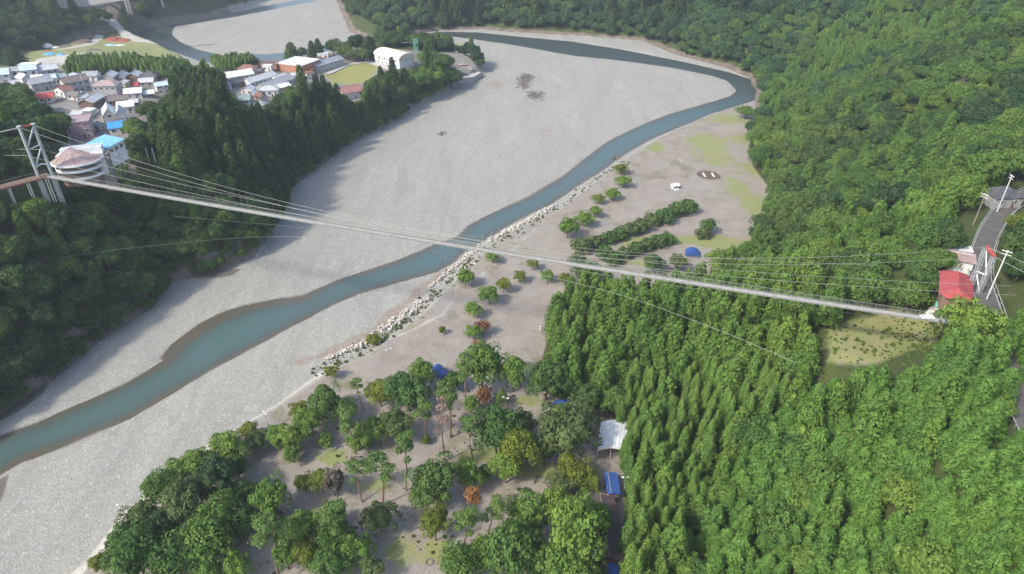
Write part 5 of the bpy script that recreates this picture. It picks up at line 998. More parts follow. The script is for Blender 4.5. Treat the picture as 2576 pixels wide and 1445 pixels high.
house((354, 207), (396, 205), 9, 3, 2.6, 'h', 'dark_roof', 'brown_wall', 'house with a dark pyramid roof below the bamboo')
house((322, 230), (350, 228), 6, 3, 1.5, 'g', 'faded_red_roof', 'brown_wall', 'small dull red roofed house beside the yellow walled one')
house((302, 226), (317, 227), 5, 3.8, .8, 'm', 'grey_roof', 'yellow_wall', 'narrow yellow walled house')
house((316, 251), (359, 247), 9, 3.4, 1.6, 'g', 'white_roof', 'white_wall', 'bright white roofed house left of the smaller white roof')
house((364, 250), (390, 247), 6, 3, 1.2, 'g', 'white_roof', 'grey_wall', 'smaller white roofed house at the edge of the ridge trees')
house((398, 238), (430, 233), 7, 5, 1.4, 'g', 'pale_blue_roof', 'white_wall', 'pale blue roofed house nearest the ridge trees')
house((80, 264), (136, 259), 7, 3.3, 1.6, 'g', 'red_roof', 'cream_wall', 'long bright red roofed house behind the left trees', win=True)
house((240, 281), (268, 264), 8, 5, 1.8, 'g', 'light_grey_roof', 'brown_wall', 'brown walled house with a light grey roof at the bend of the lane')
house((272, 269), (328, 263), 7, 3.2, 1.8, 'g', 'brown_grey_roof', 'brown_wall', 'low dark brown roofed house behind the white roofs')
house((300, 290), (341, 285), 8, 4, 1, 'm', 'white_roof', 'white_wall', 'white sheet roof beside the ridge trees')
house((268, 316), (296, 312), 11, 5.4, 2.6, 'x', 'white_roof', 'cream_wall', 'left gable with white roof above the blue roofed house')
house((297, 314), (320, 311), 9, 5.0, 2.2, 'x', 'light_grey_roof', 'white_wall', 'right gable with grey roof above the blue roofed house')
house((279, 342), (321, 337), 7, 3.6, 1.8, 'g', 'blue_roof', 'white_wall', 'vivid blue roofed house behind the white wing')
house((174, 354), (236, 347), 11, 7.6, .5, 'f', 'mauve_roof', 'pink_wall', 'pink walled block with flat mauve roof behind the round building', storeys=3)
house((355, 322), (386, 318), 7, 2.8, 1.9, 'h', 'brown_grey_roof', 'brown_wall', 'lone grey brown roofed house half hidden among the ridge trees')
house((204, 294), (228, 296), 5, 2.6, .5, 'f', 'white_roof', 'white_wall', 'small whitish carport beside the lane', win=False)
house((32, 232), (58, 228), 7, 4, 1.8, 'g', 'light_grey_roof', 'white_wall', 'grey roofed house behind the leftmost tree')
house((152, 209), (172, 206), 6, 3.4, 1.5, 'g', 'teal_grey_roof', 'grey_wall', 'little teal grey roofed house at the end of the bamboo')

for rec in [((30, 196), (52, 194), 7, 4, 1.6, 'g', 'grey_roof', 'white_wall', 'grey roofed house between the pale blue and blue grey roofs'), ((116, 214), (146, 210), 6, 3.6, 1.6, 'g', 'pale_blue_roof', 'white_wall', 'pale bluish roofed house above the large slate roof'),
    ((84, 214), (112, 211), 6, 3.6, 1.4, 'g', 'white_roof', 'grey_wall', 'whitish roofed house above the large slate roof'), ((176, 207), (204, 204), 6, 3.2, 1.6, 'h', 'light_grey_roof', 'grey_wall', 'light grey hip roofed house behind the long two storey house'), ((210, 206), (246, 205), 7, 3.6, 1.8, 'g', 'grey_roof', 'white_wall', 'slate roofed house left of the three joined gables'),
    ((258, 228), (290, 226), 6, 3.6, 1.6, 'g', 'mauve_roof', 'cream_wall', 'pinkish roofed house in front of the three joined gables'), ((352, 222), (388, 220), 7, 3.6, 1.6, 'g', 'light_grey_roof', 'grey_wall', 'light grey roofed house below the dark pyramid roof'), ((336, 240), (350, 238), 4, 3, 1.0, 'm', 'dark_roof', 'brown_wall', 'tiny dark roofed shed behind the bright white roof'),
    ((172, 252), (196, 254), 5, 3, 1.4, 'g', 'brown_grey_roof', 'white_wall', 'low brown grey roofed house in front of the parked cars'), ((205, 262), (232, 262), 6, 3.4, 1.6, 'h', 'grey_roof', 'grey_wall', 'grey hip roofed house beside the bend of the lane'), ((330, 272), (350, 270), 5, 3, 1.2, 'g', 'light_grey_roof', 'brown_wall', 'small light grey roof right of the dark brown roofed house'),
    ((180, 304), (204, 306), 6, 3, 1.2, 'g', 'light_grey_roof', 'white_wall', 'light roofed house between carport and pink block'), ((252, 300), (266, 299), 5, 3.5, 1.2, 'x', 'teal_grey_roof', 'grey_wall', 'narrow teal grey gable beside the lane above the blue roof'), ((240, 330), (252, 332), 4, 3, 1, 'g', 'teal_grey_roof', 'grey_wall', 'small teal roofed shed between lane and pink block'),
    ((300, 330), (322, 326), 5, 3.4, 1.4, 'g', 'brown_grey_roof', 'cream_wall', 'brown grey roof just above the vivid blue roof'), ((700, 214), (728, 205), 7, 3.8, 1.6, 'g', 'light_grey_roof', 'white_wall', 'light grey roofed house at the end of the upper long roof'), ((740, 204), (766, 198), 6, 3.4, 1.4, 'g', 'white_roof', 'white_wall', 'whitish roofed house below the orange school building'),
    ((560, 232), (584, 226), 7, 3.6, 1.6, 'g', 'grey_roof', 'white_wall', 'grey roofed house at the left end of the school quarter'), ((640, 190), (660, 190), 5, 3, 1.2, 'g', 'dark_roof', 'brown_wall', 'dark small roof beside the wide mint roof'), ((628, 250), (642, 250), 5, 3, 1.3, 'x', 'white_roof', 'white_wall', 'small white gable between the lower houses'), ((772, 196), (792, 192), 5, 3, 1.2, 'h', 'brown_roof', 'cream_wall', 'small brown hip roof below the dark link block')]:
    house(*rec)
# school quarter
house((650, 178), (697, 180), 8, 5, .5, 'f', 'dark_roof', 'orange_wall', 'orange walled annex with dark flat roof', cat='building', group='buildings of the school quarter')
house((662, 181), (684, 182), 3, 4.2, .5, 'f', 'white_roof', 'white_wall', 'white porch in front of the orange annex', cat='building', group='buildings of the school quarter')
house((700, 181), (762, 189), 21, 6, .5, 'f', 'white_roof', 'orange_wall', 'large orange walled school building with a white flat roof', cat='building', group='buildings of the school quarter', storeys=2)
house((800, 186), (866, 166), 9, 5.4, 2.2, 'g', 'grey_roof', 'grey_wall', 'long two storey school wing with slate grey roof', cat='building', group='buildings of the school quarter')
house((770, 172), (800, 178), 14, 5.4, .5, 'f', 'dark_roof', 'orange_wall', 'dark roofed link block between the two school buildings', cat='building', group='buildings of the school quarter')
house((800, 152), (827, 151), 6, 4.5, .5, 'f', 'white_roof', 'white_wall', 'small white flat roofed block beside the tall green mast', cat='building', group='buildings of the school quarter')
house((598, 184), (641, 185), 8, 3, 2, 'h', 'brown_roof', 'brown_wall', 'red brown hip roofed house left of the orange annex')
house((568, 212), (642, 200), 12, 4, 2.2, 'g', 'mint_roof', 'white_wall', 'wide pale mint roofed hall at the left of the school quarter')
house((634, 224), (700, 204), 9, 4.2, 2, 'g', 'light_grey_roof', 'white_wall', 'upper of two long grey roofed houses with parallel ridges')
house((668, 238), (745, 212), 9, 4.2, 2, 'g', 'grey_roof', 'grey_wall', 'lower of two long grey roofed houses with parallel ridges')
house((590, 227), (625, 217), 7, 4, 1.8, 'g', 'dark_roof', 'brown_wall', 'brown walled house with dark blue grey roof below the mint roofed hall')
house((608, 240), (636, 241), 6, 3.6, 1.9, 'x', 'light_grey_roof', 'white_wall', 'white gabled house below the dark roofed brown house')
house((588, 266), (630, 264), 8, 3.2, 2, 'g', 'teal_grey_roof', 'grey_wall', 'teal grey roofed house lowest of the school quarter')
house((658, 246), (702, 244), 8, 4.4, 2, 'h', 'light_grey_roof', 'white_wall', 'white walled house with a light grey hip roof half behind a cedar')
house((638, 276), (666, 277), 6, 2.8, 1.6, 'h', 'grey_roof', 'brown_wall', 'small grey roofed house beside the lowest teal roof')
house((640, 254), (656, 256), 5, 3, 1.4, 'g', 'brown_roof', 'cream_wall', 'tiny brown roofed shed between the lower houses')
house((708, 236), (734, 230), 7, 4, 1.4, 'g', 'white_roof', 'yellow_wall', 'yellowish white house beside the big ridge cedar')
house((866, 254), (914, 244), 11, 4.6, 3, 'g', 'rust_roof', 'white_wall', 'white walled house with a rusty red patched roof below the green field', cat='house')
gym = house((944, 159), (1006, 175), 15, 7.2, 3.6, 'v', 'cream_roof', 'white_wall', 'big white hall with a cream barrel vaulted roof', win=False, cat='hall', group='buildings of the school quarter', name='gymnasium')
GW = float(np.linalg.norm(at(1006, 175, gnd(944, 159).z)-at(944, 159, gnd(944, 159).z)))
for k in range(4): winparts(gym, GW*(.2+.21*k), -.02, 4.6, 2.6, 1.2)
for k in range(5): winparts(gym, GW*(.14+.18*k), -.02, 1.2, 1.6, 1.4)
for k in (0, 1): winparts(gym, GW+.02, 6+3*k, 7.4, .8, .7, math.pi/2)
for k in range(3): winparts(gym, GW+.02, 3+4*k, 1.2, 1.4, 1.8, math.pi/2)
o = mb('steel_grey')
msk = empty('mast', gnd(822, 150), 0, 'slim pale green radio mast behind the school', 'mast'); mb('turquoise_net').tube([(0, 0, -1), (0, 0, 14)], .22, 6, rs=[.3, .18]).build('pole', msk); mb('white_paint').box(-.8, .8, -.1, .1, 12.4, 12.6).build('crossarm', msk)
p = gnd(1042, 132); net = empty('ball_net', p, .3, 'narrow turquoise net between poles behind the hall', 'net')
for k in (0, 1): mb('turquoise_net').bar((k*3.4, 0, -1), (k*3.4, 0, 11), .12, None, 6).build('pole', net)
b = mb('turquoise_net')
for k in range(12): b.bar((.28*k+.14, 0, .3), (.28*k+.14, 0, 10.8), .04, None, 3)
for k in range(22): b.bar((0, 0, .5+.48*k), (3.4, 0, .5+.48*k), .05, None, 3)
b.build('net', net)['kind'] = 'stuff'
# small arched shelter in the yellow field, blue tarps and heaps
def heap(px, py, rx, ry, h, mat, name, label, cat, seed, z=None):
    p = gnd(px, py); r = random.Random(seed); m_ = mb(mat); n = 12; rings = 4; V = []; Fs = []
    for j in range(rings+1):
        for i in range(n):
            a = 6.283*i/n; f = 1-j/rings; k = f**.7*(1+.22*(r.random()-.5)); V.append((math.cos(a)*rx*k, math.sin(a)*ry*k, -.4+h*(1-f)**.8*(1+.25*(r.random()-.5)) if j else -.5))
    for j in range(rings):
        for i in range(n): Fs.append((j*n+i, j*n+(i+1) % n, (j+1)*n+(i+1) % n, (j+1)*n+i))
    m_.add(V, Fs); o_ = m_.build(name, loc=p); tag(o_, label, cat); return o_
heap(124, 137, 5.5, 4.5, 1.8, 'bright_blue_tarp', 'tarpaulin', 'larger bright blue tarpaulin over a heap in the far yard', 'tarpaulin', 1)
heap(153, 139, 3.6, 3.6, 1.8, 'bright_blue_tarp', 'tarpaulin', 'smaller bright blue tarpaulin right of the larger one', 'tarpaulin', 2)
heap(120, 117, 4.5, 5, 3, 'dull_white', 'debris_heap', 'white heap of bags left in the far yard', 'heap', 3); heap(140, 120, 3.6, 4, 1.6, 'dull_white', 'debris_heap', 'smaller white heap beside the bigger one', 'heap', 4)
heap(165, 116, 5, 9, 1.6, 'driftwood', 'timber_heap', 'reddish brown timber heap in the far yard', 'heap', 5); heap(197, 106, 8, 14, 1.6, 'brown_wood', 'timber_heap', 'wide dark brown timber heap in the far field', 'heap', 6)
heap(285, 100, 8, 9, 2.6, 'rust_red', 'scrap_heap', 'rust red scrap heap near the river', 'heap', 7); heap(312, 103, 8, 8, 2.2, 'rust_red', 'scrap_heap', 'second rust red scrap heap closer to the river', 'heap', 8); heap(275, 115, 6, 6, 1.4, 'pale_blue_roof', 'scrap_heap', 'bluish white scrap heap below the red ones', 'heap', 9)
heap(302, 115, 5, 5, 1.4, 'dull_white', 'scrap_heap', 'white scrap heap nearest the river', 'heap', 10); heap(120, 128, 3.5, 3.5, 1.2, 'rust_red', 'scrap_heap', 'small red heap above the blue tarpaulin', 'heap', 11); heap(232, 127, 7, 6, 1.5, 'driftwood', 'scrap_heap', 'grey brown heap in the middle of the far field', 'heap', 12)
sh = house((415, 159), (458, 160), 6, 1.2, 1.6, 'v', 'brown_grey_roof', 'white_wall', 'low arched shed in the yellow field', win=False, cat='shed', group=None, name='shed', found=1)
# village lane, as a ribbon laid on the ground with kerb stones
def ribbon(name, P, wd, mat, lift=.05, kind='structure', kerb=True, flatz=None, group=None):
    pts_ = []
    for i in range(len(P)-1):
        n = max(2, int(np.linalg.norm(P[i+1]-P[i])/2.0))
        for k in range(n): pts_.append(P[i]+(P[i+1]-P[i])*k/n)
    pts_.append(P[-1]); pts_ = np.array(pts_)
    for _ in range(6): pts_[1:-1] = (pts_[:-2]+2*pts_[1:-1]+pts_[2:])/4
    T = np.gradient(pts_, axis=0); T /= np.linalg.norm(T, axis=1, keepdims=True); Nn = np.stack([-T[:, 1], T[:, 0]], 1)
    Lp = pts_+Nn*wd/2; Rp = pts_-Nn*wd/2; zc = H(pts_[:, 0], pts_[:, 1]) if flatz is None else np.full(len(pts_), flatz); zl = H(Lp[:, 0], Lp[:, 1]); zr = H(Rp[:, 0], Rp[:, 1])
    if flatz is not None: zl = zr = zc
    z = np.maximum(np.maximum(zl, zr), zc)+lift+.1; b_ = mb(mat); V = []
    for i in range(len(pts_)): V += [(*Lp[i], z[i]), (*Rp[i], z[i]), (*Lp[i], z[i]-1.2), (*Rp[i], z[i]-1.2)]
    Fs = []
    for i in range(len(pts_)-1): a = 4*i; c = a+4; Fs += [(a+1, c+1, c, a), (a, c, c+2, a+2), (a+3, c+3, c+1, a+1)]
    b_.add(V, Fs); o_ = b_.build(name); o_['kind'] = 'structure'
    if kerb:
        for sgn, E in ((1, Lp), (-1, Rp)):
            k_ = mb('concrete')
            for i in range(len(pts_)-1): k_.bar((*E[i], z[i]+.02), (*E[i+1], z[i+1]+.02), .13, None, 4)
            k_.build('kerb', o_)
    return pts_, z, Nn
ribbon('lane', np.array([at(262, 356, 42), at(252, 330, 41), at(243, 300, 39), at(228, 284, 38), at(200, 268, 37), at(165, 262, 36)]), 5.5, 'dark_concrete')
ribbon('lane', np.array([at(62, 250, 37), at(48, 215, 35), at(46, 190, 35), at(66, 172, 32), at(140, 160, 24)]), 6, 'dark_concrete')
ribbon('lane', np.array([at(262, 262, 36), at(330, 238, 33), at(400, 222, 31)]), 4, 'concrete')
ribbon('lane', np.array([at(822, 190, 15), at(870, 168, 15), at(925, 156, 15), at(990, 180, 14)]), 5, 'concrete')
# ------------------------------------------------------------------ cars
def car_model(col):
    body = mb(col); body.add([(-.8, -2.1, .35), (.8, -2.1, .35), (.8, 2.1, .35), (-.8, 2.1, .35), (-.82, -2.1, .85), (.82, -2.1, .85), (.82, 2.1, .9), (-.82, 2.1, .9)], [(0, 3, 2, 1), (4, 5, 6, 7), (0, 1, 5, 4), (1, 2, 6, 5), (2, 3, 7, 6), (3, 0, 4, 7)])
    body.add([(-.78, -1.0, .87), (.78, -1.0, .87), (.78, 1.9, .92), (-.78, 1.9, .92), (-.62, -.3, 1.5), (.62, -.3, 1.5), (.62, 1.5, 1.5), (-.62, 1.5, 1.5)], [(4, 5, 6, 7)]); g = mb('dark_glass')
    g.add([(-.78, -1.0, .87), (.78, -1.0, .87), (.78, 1.9, .92), (-.78, 1.9, .92), (-.62, -.3, 1.5), (.62, -.3, 1.5), (.62, 1.5, 1.5), (-.62, 1.5, 1.5)], [(0, 1, 5, 4), (1, 2, 6, 5), (2, 3, 7, 6), (3, 0, 4, 7)])
    return body.mesh('body'), g.mesh('windows'), mb('tyre_rubber').bar((-.12, 0, 0), (.12, 0, 0), .32, None, 12).mesh('wheel')
CARS = {c: car_model(c) for c in ('white_paint', 'teal_paint', 'steel_grey', 'rust_red')}
def car(px, py, ang, c, label):
    p = gnd(px, py); o_ = empty('parked_car', p+Vector((0, 0, .12)), ang, label, 'car', 'parked cars'); b_, g, w_ = CARS[c]; link('body', b_, o_); link('windows', g, o_)
    for sx in (-1, 1):
        for sy in (-1.3, 1.35): link('wheel', w_, o_, (sx*.78, sy, .32))
for k, (px, py, an, c, lb) in enumerate([(183, 243, .4, 'white_paint', 'white car parked leftmost below the long two storey house'), (195, 241, .5, 'white_paint', 'white car parked in the middle below the long two storey house'), (207, 239, .5, 'white_paint', 'white car parked rightmost below the long two storey house'),
        (1172, 190, 1.2, 'teal_paint', 'teal car parked on the concrete pad at the village tip'), (1184, 176, .4, 'white_paint', 'white car beside the orange railing at the village tip'), (923, 153, 1.3, 'white_paint', 'white car beside the green field'), (1160, 183, .9, 'steel_grey', 'grey car at the tree side of the concrete pad')]): car(px, py, an, c, lb)
# concrete pad with wall at the tip
P_ = [gnd(1150, 196), gnd(1205, 186)]; pad = empty('concrete_pad', gnd(1178, 190), 0, 'concrete parking pad with low dark wall at the village tip', 'parking pad')
zz = pad.location.z; q = [at(1140, 205, zz), at(1192, 196, zz), at(1212, 184, zz), at(1180, 172, zz), at(1148, 184, zz)]
mb('concrete').prism([(a[0]-pad.location.x, a[1]-pad.location.y) for a in q], -4, .08).build('slab', pad)
b_ = mb('dark_concrete')
for i in (0, 1): b_.bar((*(q[i]-np.array(pad.location)[:2]), .4), (*(q[i+1]-np.array(pad.location)[:2]), .4), .35, None, 4)
b_.build('wall', pad)
p = gnd(1163, 166); bt = empty('boat', p+Vector((0, 0, .3)), .2, 'long orange and white boat lying above the concrete pad', 'boat'); b_ = mb('orange_wall')
V = []
for i in range(9):
    t_ = i/8; x_ = -4+8*t_; w_ = .9*math.sin(math.pi*min(1, max(.04, t_)))**.5; V += [(x_, -w_, .7), (x_, -w_*.5, -.25), (x_, w_*.5, -.25), (x_, w_, .7)]
b_.add(V, [(4*i+j, 4*i+4+j, 4*i+5+j, 4*i+1+j) for i in range(8) for j in range(3)]); b_.build('hull', bt); mb('white_paint').box(-3.4, 3.2, -.5, .5, .45, .6).build('deck', bt); mb('white_paint').box(-.8, .8, -.4, .4, .6, 1.3).build('cabin', bt)
# far concrete road bridge and retaining wall on the mountain
foot = gnd(322, 46); fb = empty('road_bridge', foot, 0, 'concrete arch road bridge at the top left above the river', 'bridge')
def rel(px, py, z): a = at(px, py, z); return Vector((a[0]-foot.x, a[1]-foot.y, z-foot.z))
def blade(P, Q, hw=1.6, hh=1.0, nm='arch_rib', mat='concrete'):
    b2 = mb(mat)
    for a, c in zip(P[:-1], P[1:]): b2.bar(a, c, hw, None, 4)
    return b2.build(nm, fb)
z_ = foot.z
blade([rel(318, 44, z_), rel(303, 28, z_+9), rel(286, 15, z_+17), rel(268, 6, z_+23), rel(245, 0, z_+26)], 0); blade([rel(324, 45, z_), rel(309, 28, z_+9), rel(293, 14, z_+17), rel(276, 4, z_+23), rel(255, -3, z_+26)], 0)
for (a, c) in ((327, 45), (334, 43)): mb('concrete').bar(rel(a, c, z_-2), rel(a, c, z_)+Vector((0, 0, 34)), 1.5, 1.2, 4).build('pier', fb)
mb('concrete').bar(rel(225, 8, z_+30), rel(360, -12, z_+34), 2.6, None, 4).build('deck', fb)
for (a, c, h_) in ((372, 12, 12), (410, 16, 12)):
    pp = gnd(a, c); q_ = empty('bridge_pier', pp, 0, 'pale pier at the top edge, %s of the two beyond the arch' % ('left' if a < 400 else 'right'), 'pier'); mb('concrete').bar((0, 0, -2), (0, 0, h_), 1.6, 1.2, 4).build('column', q_); mb('concrete').box(-2.4, 2.4, -1, 1, h_, h_+1).build('cap', q_)
P = [gnd(142, 24), gnd(180, 20), gnd(222, 17), gnd(262, 15)]; rw = empty('retaining_wall', P[2], 0, 'long pale retaining wall under the mountain road', 'wall'); b_ = mb('concrete')
for a, c in zip(P[:-1], P[1:]):
    a = a-rw.location; c = c-rw.location; dx = (c-a).normalized(); n_ = Vector((dx.y, -dx.x, 0)); top = 9
    b_.add([a-Vector((0, 0, 3)), c-Vector((0, 0, 3)), c+Vector((0, 0, top)), a+Vector((0, 0, top)), a-n_*2-Vector((0, 0, 3)), c-n_*2-Vector((0, 0, 3)), c-n_*2+Vector((0, 0, top)), a-n_*2+Vector((0, 0, top))], [(0, 1, 2, 3), (3, 2, 6, 7), (4, 7, 6, 5), (0, 3, 7, 4), (1, 5, 6, 2)])
b_.build('wall', rw); b_ = mb('white_paint')
for a, c in zip(P[:-1], P[1:]): b_.bar(a-rw.location+Vector((0, 0, 10)), c-rw.location+Vector((0, 0, 10)), .25, None, 4)
b_.build('guardrail', rw)
house((25, 24), (92, 22), 14, 7, .6, 'f', 'grey_roof', 'grey_wall', 'grey building at the top left corner below the mountain', cat='building', group=None, name='building')

# ------------------------------------------------------------------ right bank: road, houses, poles
rp = np.vstack([[(92, 40), (98, 80)], pts([(2560, 1010), (2532, 900), (2494, 790), (2464, 700), (2468, 640), (2490, 580), (2522, 530), (2590, 486), (2700, 440)], 54)])
rpts, rz, rn = ribbon('road', rp, 5.2, 'asphalt', .1, flatz=53.75)
gr = mb('steel_grey'); posts = []
for sg in (1, -1):
    g_ = empty('guardrail', (rpts[len(rpts)//2][0], rpts[len(rpts)//2][1], 53.9), 0, 'grey guardrail along the %s side of the hillside road' % ('river' if sg > 0 else 'hill'), 'guardrail', 'guardrails of the hillside road'); E = rpts+rn*sg*3.0; b_ = mb('steel_grey'); c_ = mb('steel_grey')
    for i in range(len(E)-1):
        b_.bar((E[i][0]-g_.location.x, E[i][1]-g_.location.y, .72), (E[i+1][0]-g_.location.x, E[i+1][1]-g_.location.y, .72), .11, None, 4)
    b_.build('rail', g_)
    for i in range(0, len(E), 2): mb('steel_grey').bar((0, 0, -1), (0, 0, .8), .07, None, 5).build('post', g_, loc=(E[i][0]-g_.location.x, E[i][1]-g_.location.y, 0))
def boxhouse(px, py, z, w_, d_, h, ang, rt, rh, roofm, wallm, label, name='house', cat='house', **k):
    c = at(px, py, z); dx, dy = math.cos(ang), math.sin(ang); a = c-np.array([dx, dy])*w_/2-np.array([-dy, dx])*d_/2; b2 = a+np.array([dx, dy])*w_
    pa = proj(a[0], a[1], z); pb = proj(b2[0], b2[1], z); return house(pa, pb, d_, h, rh, rt, roofm, wallm, label, z=z, group=None, cat=cat, name=name, **k)
def ang_of(p, q, z=54): a = at(*p, z); b2 = at(*q, z); return math.atan2(b2[1]-a[1], b2[0]-a[0])
# red roof: ridge runs away from the camera
boxhouse(2400, 733, 54.6, 6.2, 14.5, 1.8, -.5, 'y', 1.8, 'faded_red_roof', 'brown_wall', 'teahouse with faded red octagonal hip roof at the bridge end', found=2, over=.8, win=False, name='red_roofed_house')
boxhouse(2414, 668, 54, 5.4, 3.8, 2.4, -.42, 'm', .7, 'pink_roof', 'white_wall', 'small pale pink roofed hut behind the red roof', found=3, name='hut', win=False); boxhouse(2406, 645, 54, 5.8, 2.6, 2.4, -.3, 'f', .3, 'white_roof', 'white_wall', 'white flat roofed box behind the pink roofed hut', found=3, name='hut', win=False)
boxhouse(2510, 510, 54, 9.5, 8, 3.6, .1, 'h', 2.2, 'dark_roof', 'grey_wall', 'dark tiled house at the bend of the hillside road', found=4)
heap(2352, 784, 2.4, 3.4, 1.6, 'dull_white', 'stone_heap', 'heap of white sacks between the red roofed house and the deck end', 'heap', 21); heap(2366, 765, 1.6, 2, 1.4, 'turquoise_net', 'tarpaulin', 'pale turquoise sheet below the red roof', 'tarpaulin', 22)
def lamp(px, py, ptop, label, z=None, name='street_lamp', cat='lamp', arms=2, group='lamp posts', col='steel_grey', r=.09):
    p = gnd(px, py) if z is None else Vector((*at(px, py, z), z)); h = height_for(p.x, p.y, ptop, p.z)-p.z; o_ = empty(name, p, random.random()*3, label, cat, group)
    mb(col).tube([(0, 0, -.5), (0, 0, h)], r, 6, rs=[r*1.2, r*.8]).build('pole', o_)
    if name == 'street_lamp':
        for s_ in (-1, 1): a = mb(col).bar((0, 0, h-.1), (s_*.7, 0, h+.1), .05, None, 5).build('arm', o_); mb('dull_white').box(s_*.45, s_*1.15, -.22, .22, h+.02, h+.22).build('lamp_head', o_)
    else:
        for k_, hh in enumerate((h-.4, h-1.2)): mb('dull_white').box(-1.1, 1.1, -.06, .06, hh-.07, hh+.07).build('crossarm', o_)
        for k_ in (-.9, -.3, .3, .9): mb('white_paint').bar((k_, 0, h-.33), (k_, 0, h-.1), .07, None, 6).build('insulator', o_)
    return o_
lamp(985, 945, 880, 'slim lamp post on the gravel left of the blue tent'); lamp(319, 1320, 1277, 'slim lamp post on the revetment rim in the lower thicket'); lamp(676, 1078, 1040, 'dark post on the terrace left of the drooping tree'); lamp(1272, 1032, 1002, 'lamp post beside the withered orange tree')
lamp(1357, 862, 826, 'lamp post at the edge of the cedar plantation'); lamp(1191, 714, 664, 'bare post beside the round green tree at the concrete blocks'); lamp(1888, 608, 573, 'thin lamp post at the right end of the upper camp ground'); lamp(1707, 447, 404, 'thin lamp post behind the white kiosk')
lamp(1569, 1240, 1202, 'white lamp post between blue roof and cedars', name='street_lamp')
lamp(2508, 533, 441, 'tall white utility pole at the bend of the hillside road', 54, 'utility_pole', 'utility pole', group='utility poles', col='dull_white', r=.16); lamp(2482, 752, 630, 'white utility pole beside the lattice bridge tower', 54, 'utility_pole', 'utility pole', group='utility poles', col='dull_white', r=.16)
lamp(2448, 566, 488, 'utility pole among trees left of the hillside road', None, 'utility_pole', 'utility pole', group='utility poles', col='pale_bark', r=.15)
for k, (px, py, pt) in enumerate(((376, 408, 370), (392, 408, 372))):
    lamp(px, py, pt, '%s leg of the white pole frame among the ridge trees' % ('left' if k == 0 else 'right'), None, 'utility_pole', 'utility pole', group='utility poles', col='dull_white', r=.2)
lamp(442, 210, 168, 'village utility pole near the ridge trees', None, 'utility_pole', 'utility pole', group='utility poles', col='dull_white', r=.15); lamp(215, 230, 190, 'village utility pole beside the long two storey house', None, 'utility_pole', 'utility pole', group='utility poles', col='dull_white', r=.15)
# big round tree at the bridge end and tall bare trunked pines by the road
for (px, py, hw, kd, lb) in [(2432, 812, 62, 'light', 'big round tree at the bridge end in front of the red roof'), (2480, 835, 44, 'light', 'green tree right of the big round tree at the bridge end'), (2405, 860, 40, 'light', 'green tree below the big round tree at the bridge end'),
        (2335, 520, 52, 'light', 'tall round crowned tree above a bare pale trunk left of the road'), (2415, 490, 44, 'light', 'second tall round crowned tree closer to the dark tiled house'), (2450, 430, 60, 'broad', 'large dark tree behind the dark tiled house'), (2550, 560, 30, 'yellow', 'yellowish tree on the hill side of the road')]:
    base = gnd(px+(-10 if px < 2450 else 0), min(1440, py+hw*1.0)); dep = base.y*CP+(CAM_Z-base.z)*SP; tr0, cr0, h0, R0 = LIB[kd][0]; s_ = hw/(F/dep)/R0
    zt = height_for(base.x, base.y, py-hw*.8, base.z+1); plant(kd, base.x, base.y, base.z-.2, s_, lb, 'trees at the bridge end', i=0, scz=max(.8*s_, (zt-base.z)/h0))
# ------------------------------------------------------------------ camp buildings and shelters
st_ = empty('stage_roof', (*at(1538, 1128, 4.5), 3), 0, 'white curved sheet roof of the open camp stage', 'stage'); c0 = np.array(st_.location)[:2]
def cz(px, py, z): a = at(px, py, z); return (a[0]-c0[0], a[1]-c0[1], z-3)
rows = []; n = 9
for i in range(n):
    f = i/(n-1); wv = 1.2*math.sin(f*math.pi)
    rows.append([cz(lerp(1503, 1512, j/6)+(1568-1503)*0+(f)*(1572-1503), lerp(1132, 1062, j/6)-6*math.sin(f*3.14), 7.0+wv*(.5+.5*j/6)) for j in range(7)])
b_ = mb('white_roof'); V = [q_ for r_ in rows for q_ in r_]; Fs = [(i*7+j, (i+1)*7+j, (i+1)*7+j+1, i*7+j+1) for i in range(n-1) for j in range(6)]
b_.add(V, Fs); b_.add([(x_, y_, z_-.25) for x_, y_, z_ in V], [f[::-1] for f in Fs]); b_.add([v for r_ in rows for v in (r_[0], (r_[0][0], r_[0][1], r_[0][2]-.5))], [(2*i, 2*i+1, 2*i+3, 2*i+2) for i in range(n-1)])
so = b_.build('roof', st_)
for i in range(n): mb('dull_white').tube([Vector(q_)+Vector((0, 0, .06)) for q_ in rows[i]], .07, 4).build('roof_seam', so)
for (i, j) in ((0, 0), (8, 0), (0, 5), (8, 5), (4, 0)): q_ = rows[i][j]; mb('steel_grey').bar((q_[0]*.97, q_[1]+.3, -.5), (q_[0]*.97, q_[1]+.3, q_[2]-.2), .14, None, 8).build('post', st_)
def flatrect(name, px0, px1, py0, py1, z, h, mat, label, cat, tilt=0.0, wall='brown_wall', ribs=0):
    a = at(px0, py1, z); b2 = at(px1, py1, z); c = at(px0, py0, z); Wd = b2[0]-a[0]; Dp = c[1]-a[1]; o_ = empty(name, (a[0], a[1], 3), 0, label, cat)
    mb(wall).box(.5, Wd-.5, .5, Dp-.5, -.3, z-3-.35).build('wall', o_); r_ = mb(mat); zt_ = z-3
    r_.add([(0, 0, zt_), (Wd, 0, zt_), (Wd, Dp, zt_), (0, Dp, zt_), (Wd*.28, 0, zt_+h), (Wd*.28, Dp, zt_+h)], [(0, 4, 5, 3), (4, 1, 2, 5), (0, 1, 4), (3, 5, 2), (0, 3, 2, 1)]); ro_ = r_.build('roof', o_)
    mb('dark_concrete').bar((Wd*.28, 0, zt_+h+.04), (Wd*.28, Dp, zt_+h+.04), .12, None, 5).build('ridge_cap', ro_)
    for k in range(max(1, int(Dp/3))): winparts(o_, .48, (k+.5)*3, .8, 1.2, 1.1, -math.pi/2)
    return o_
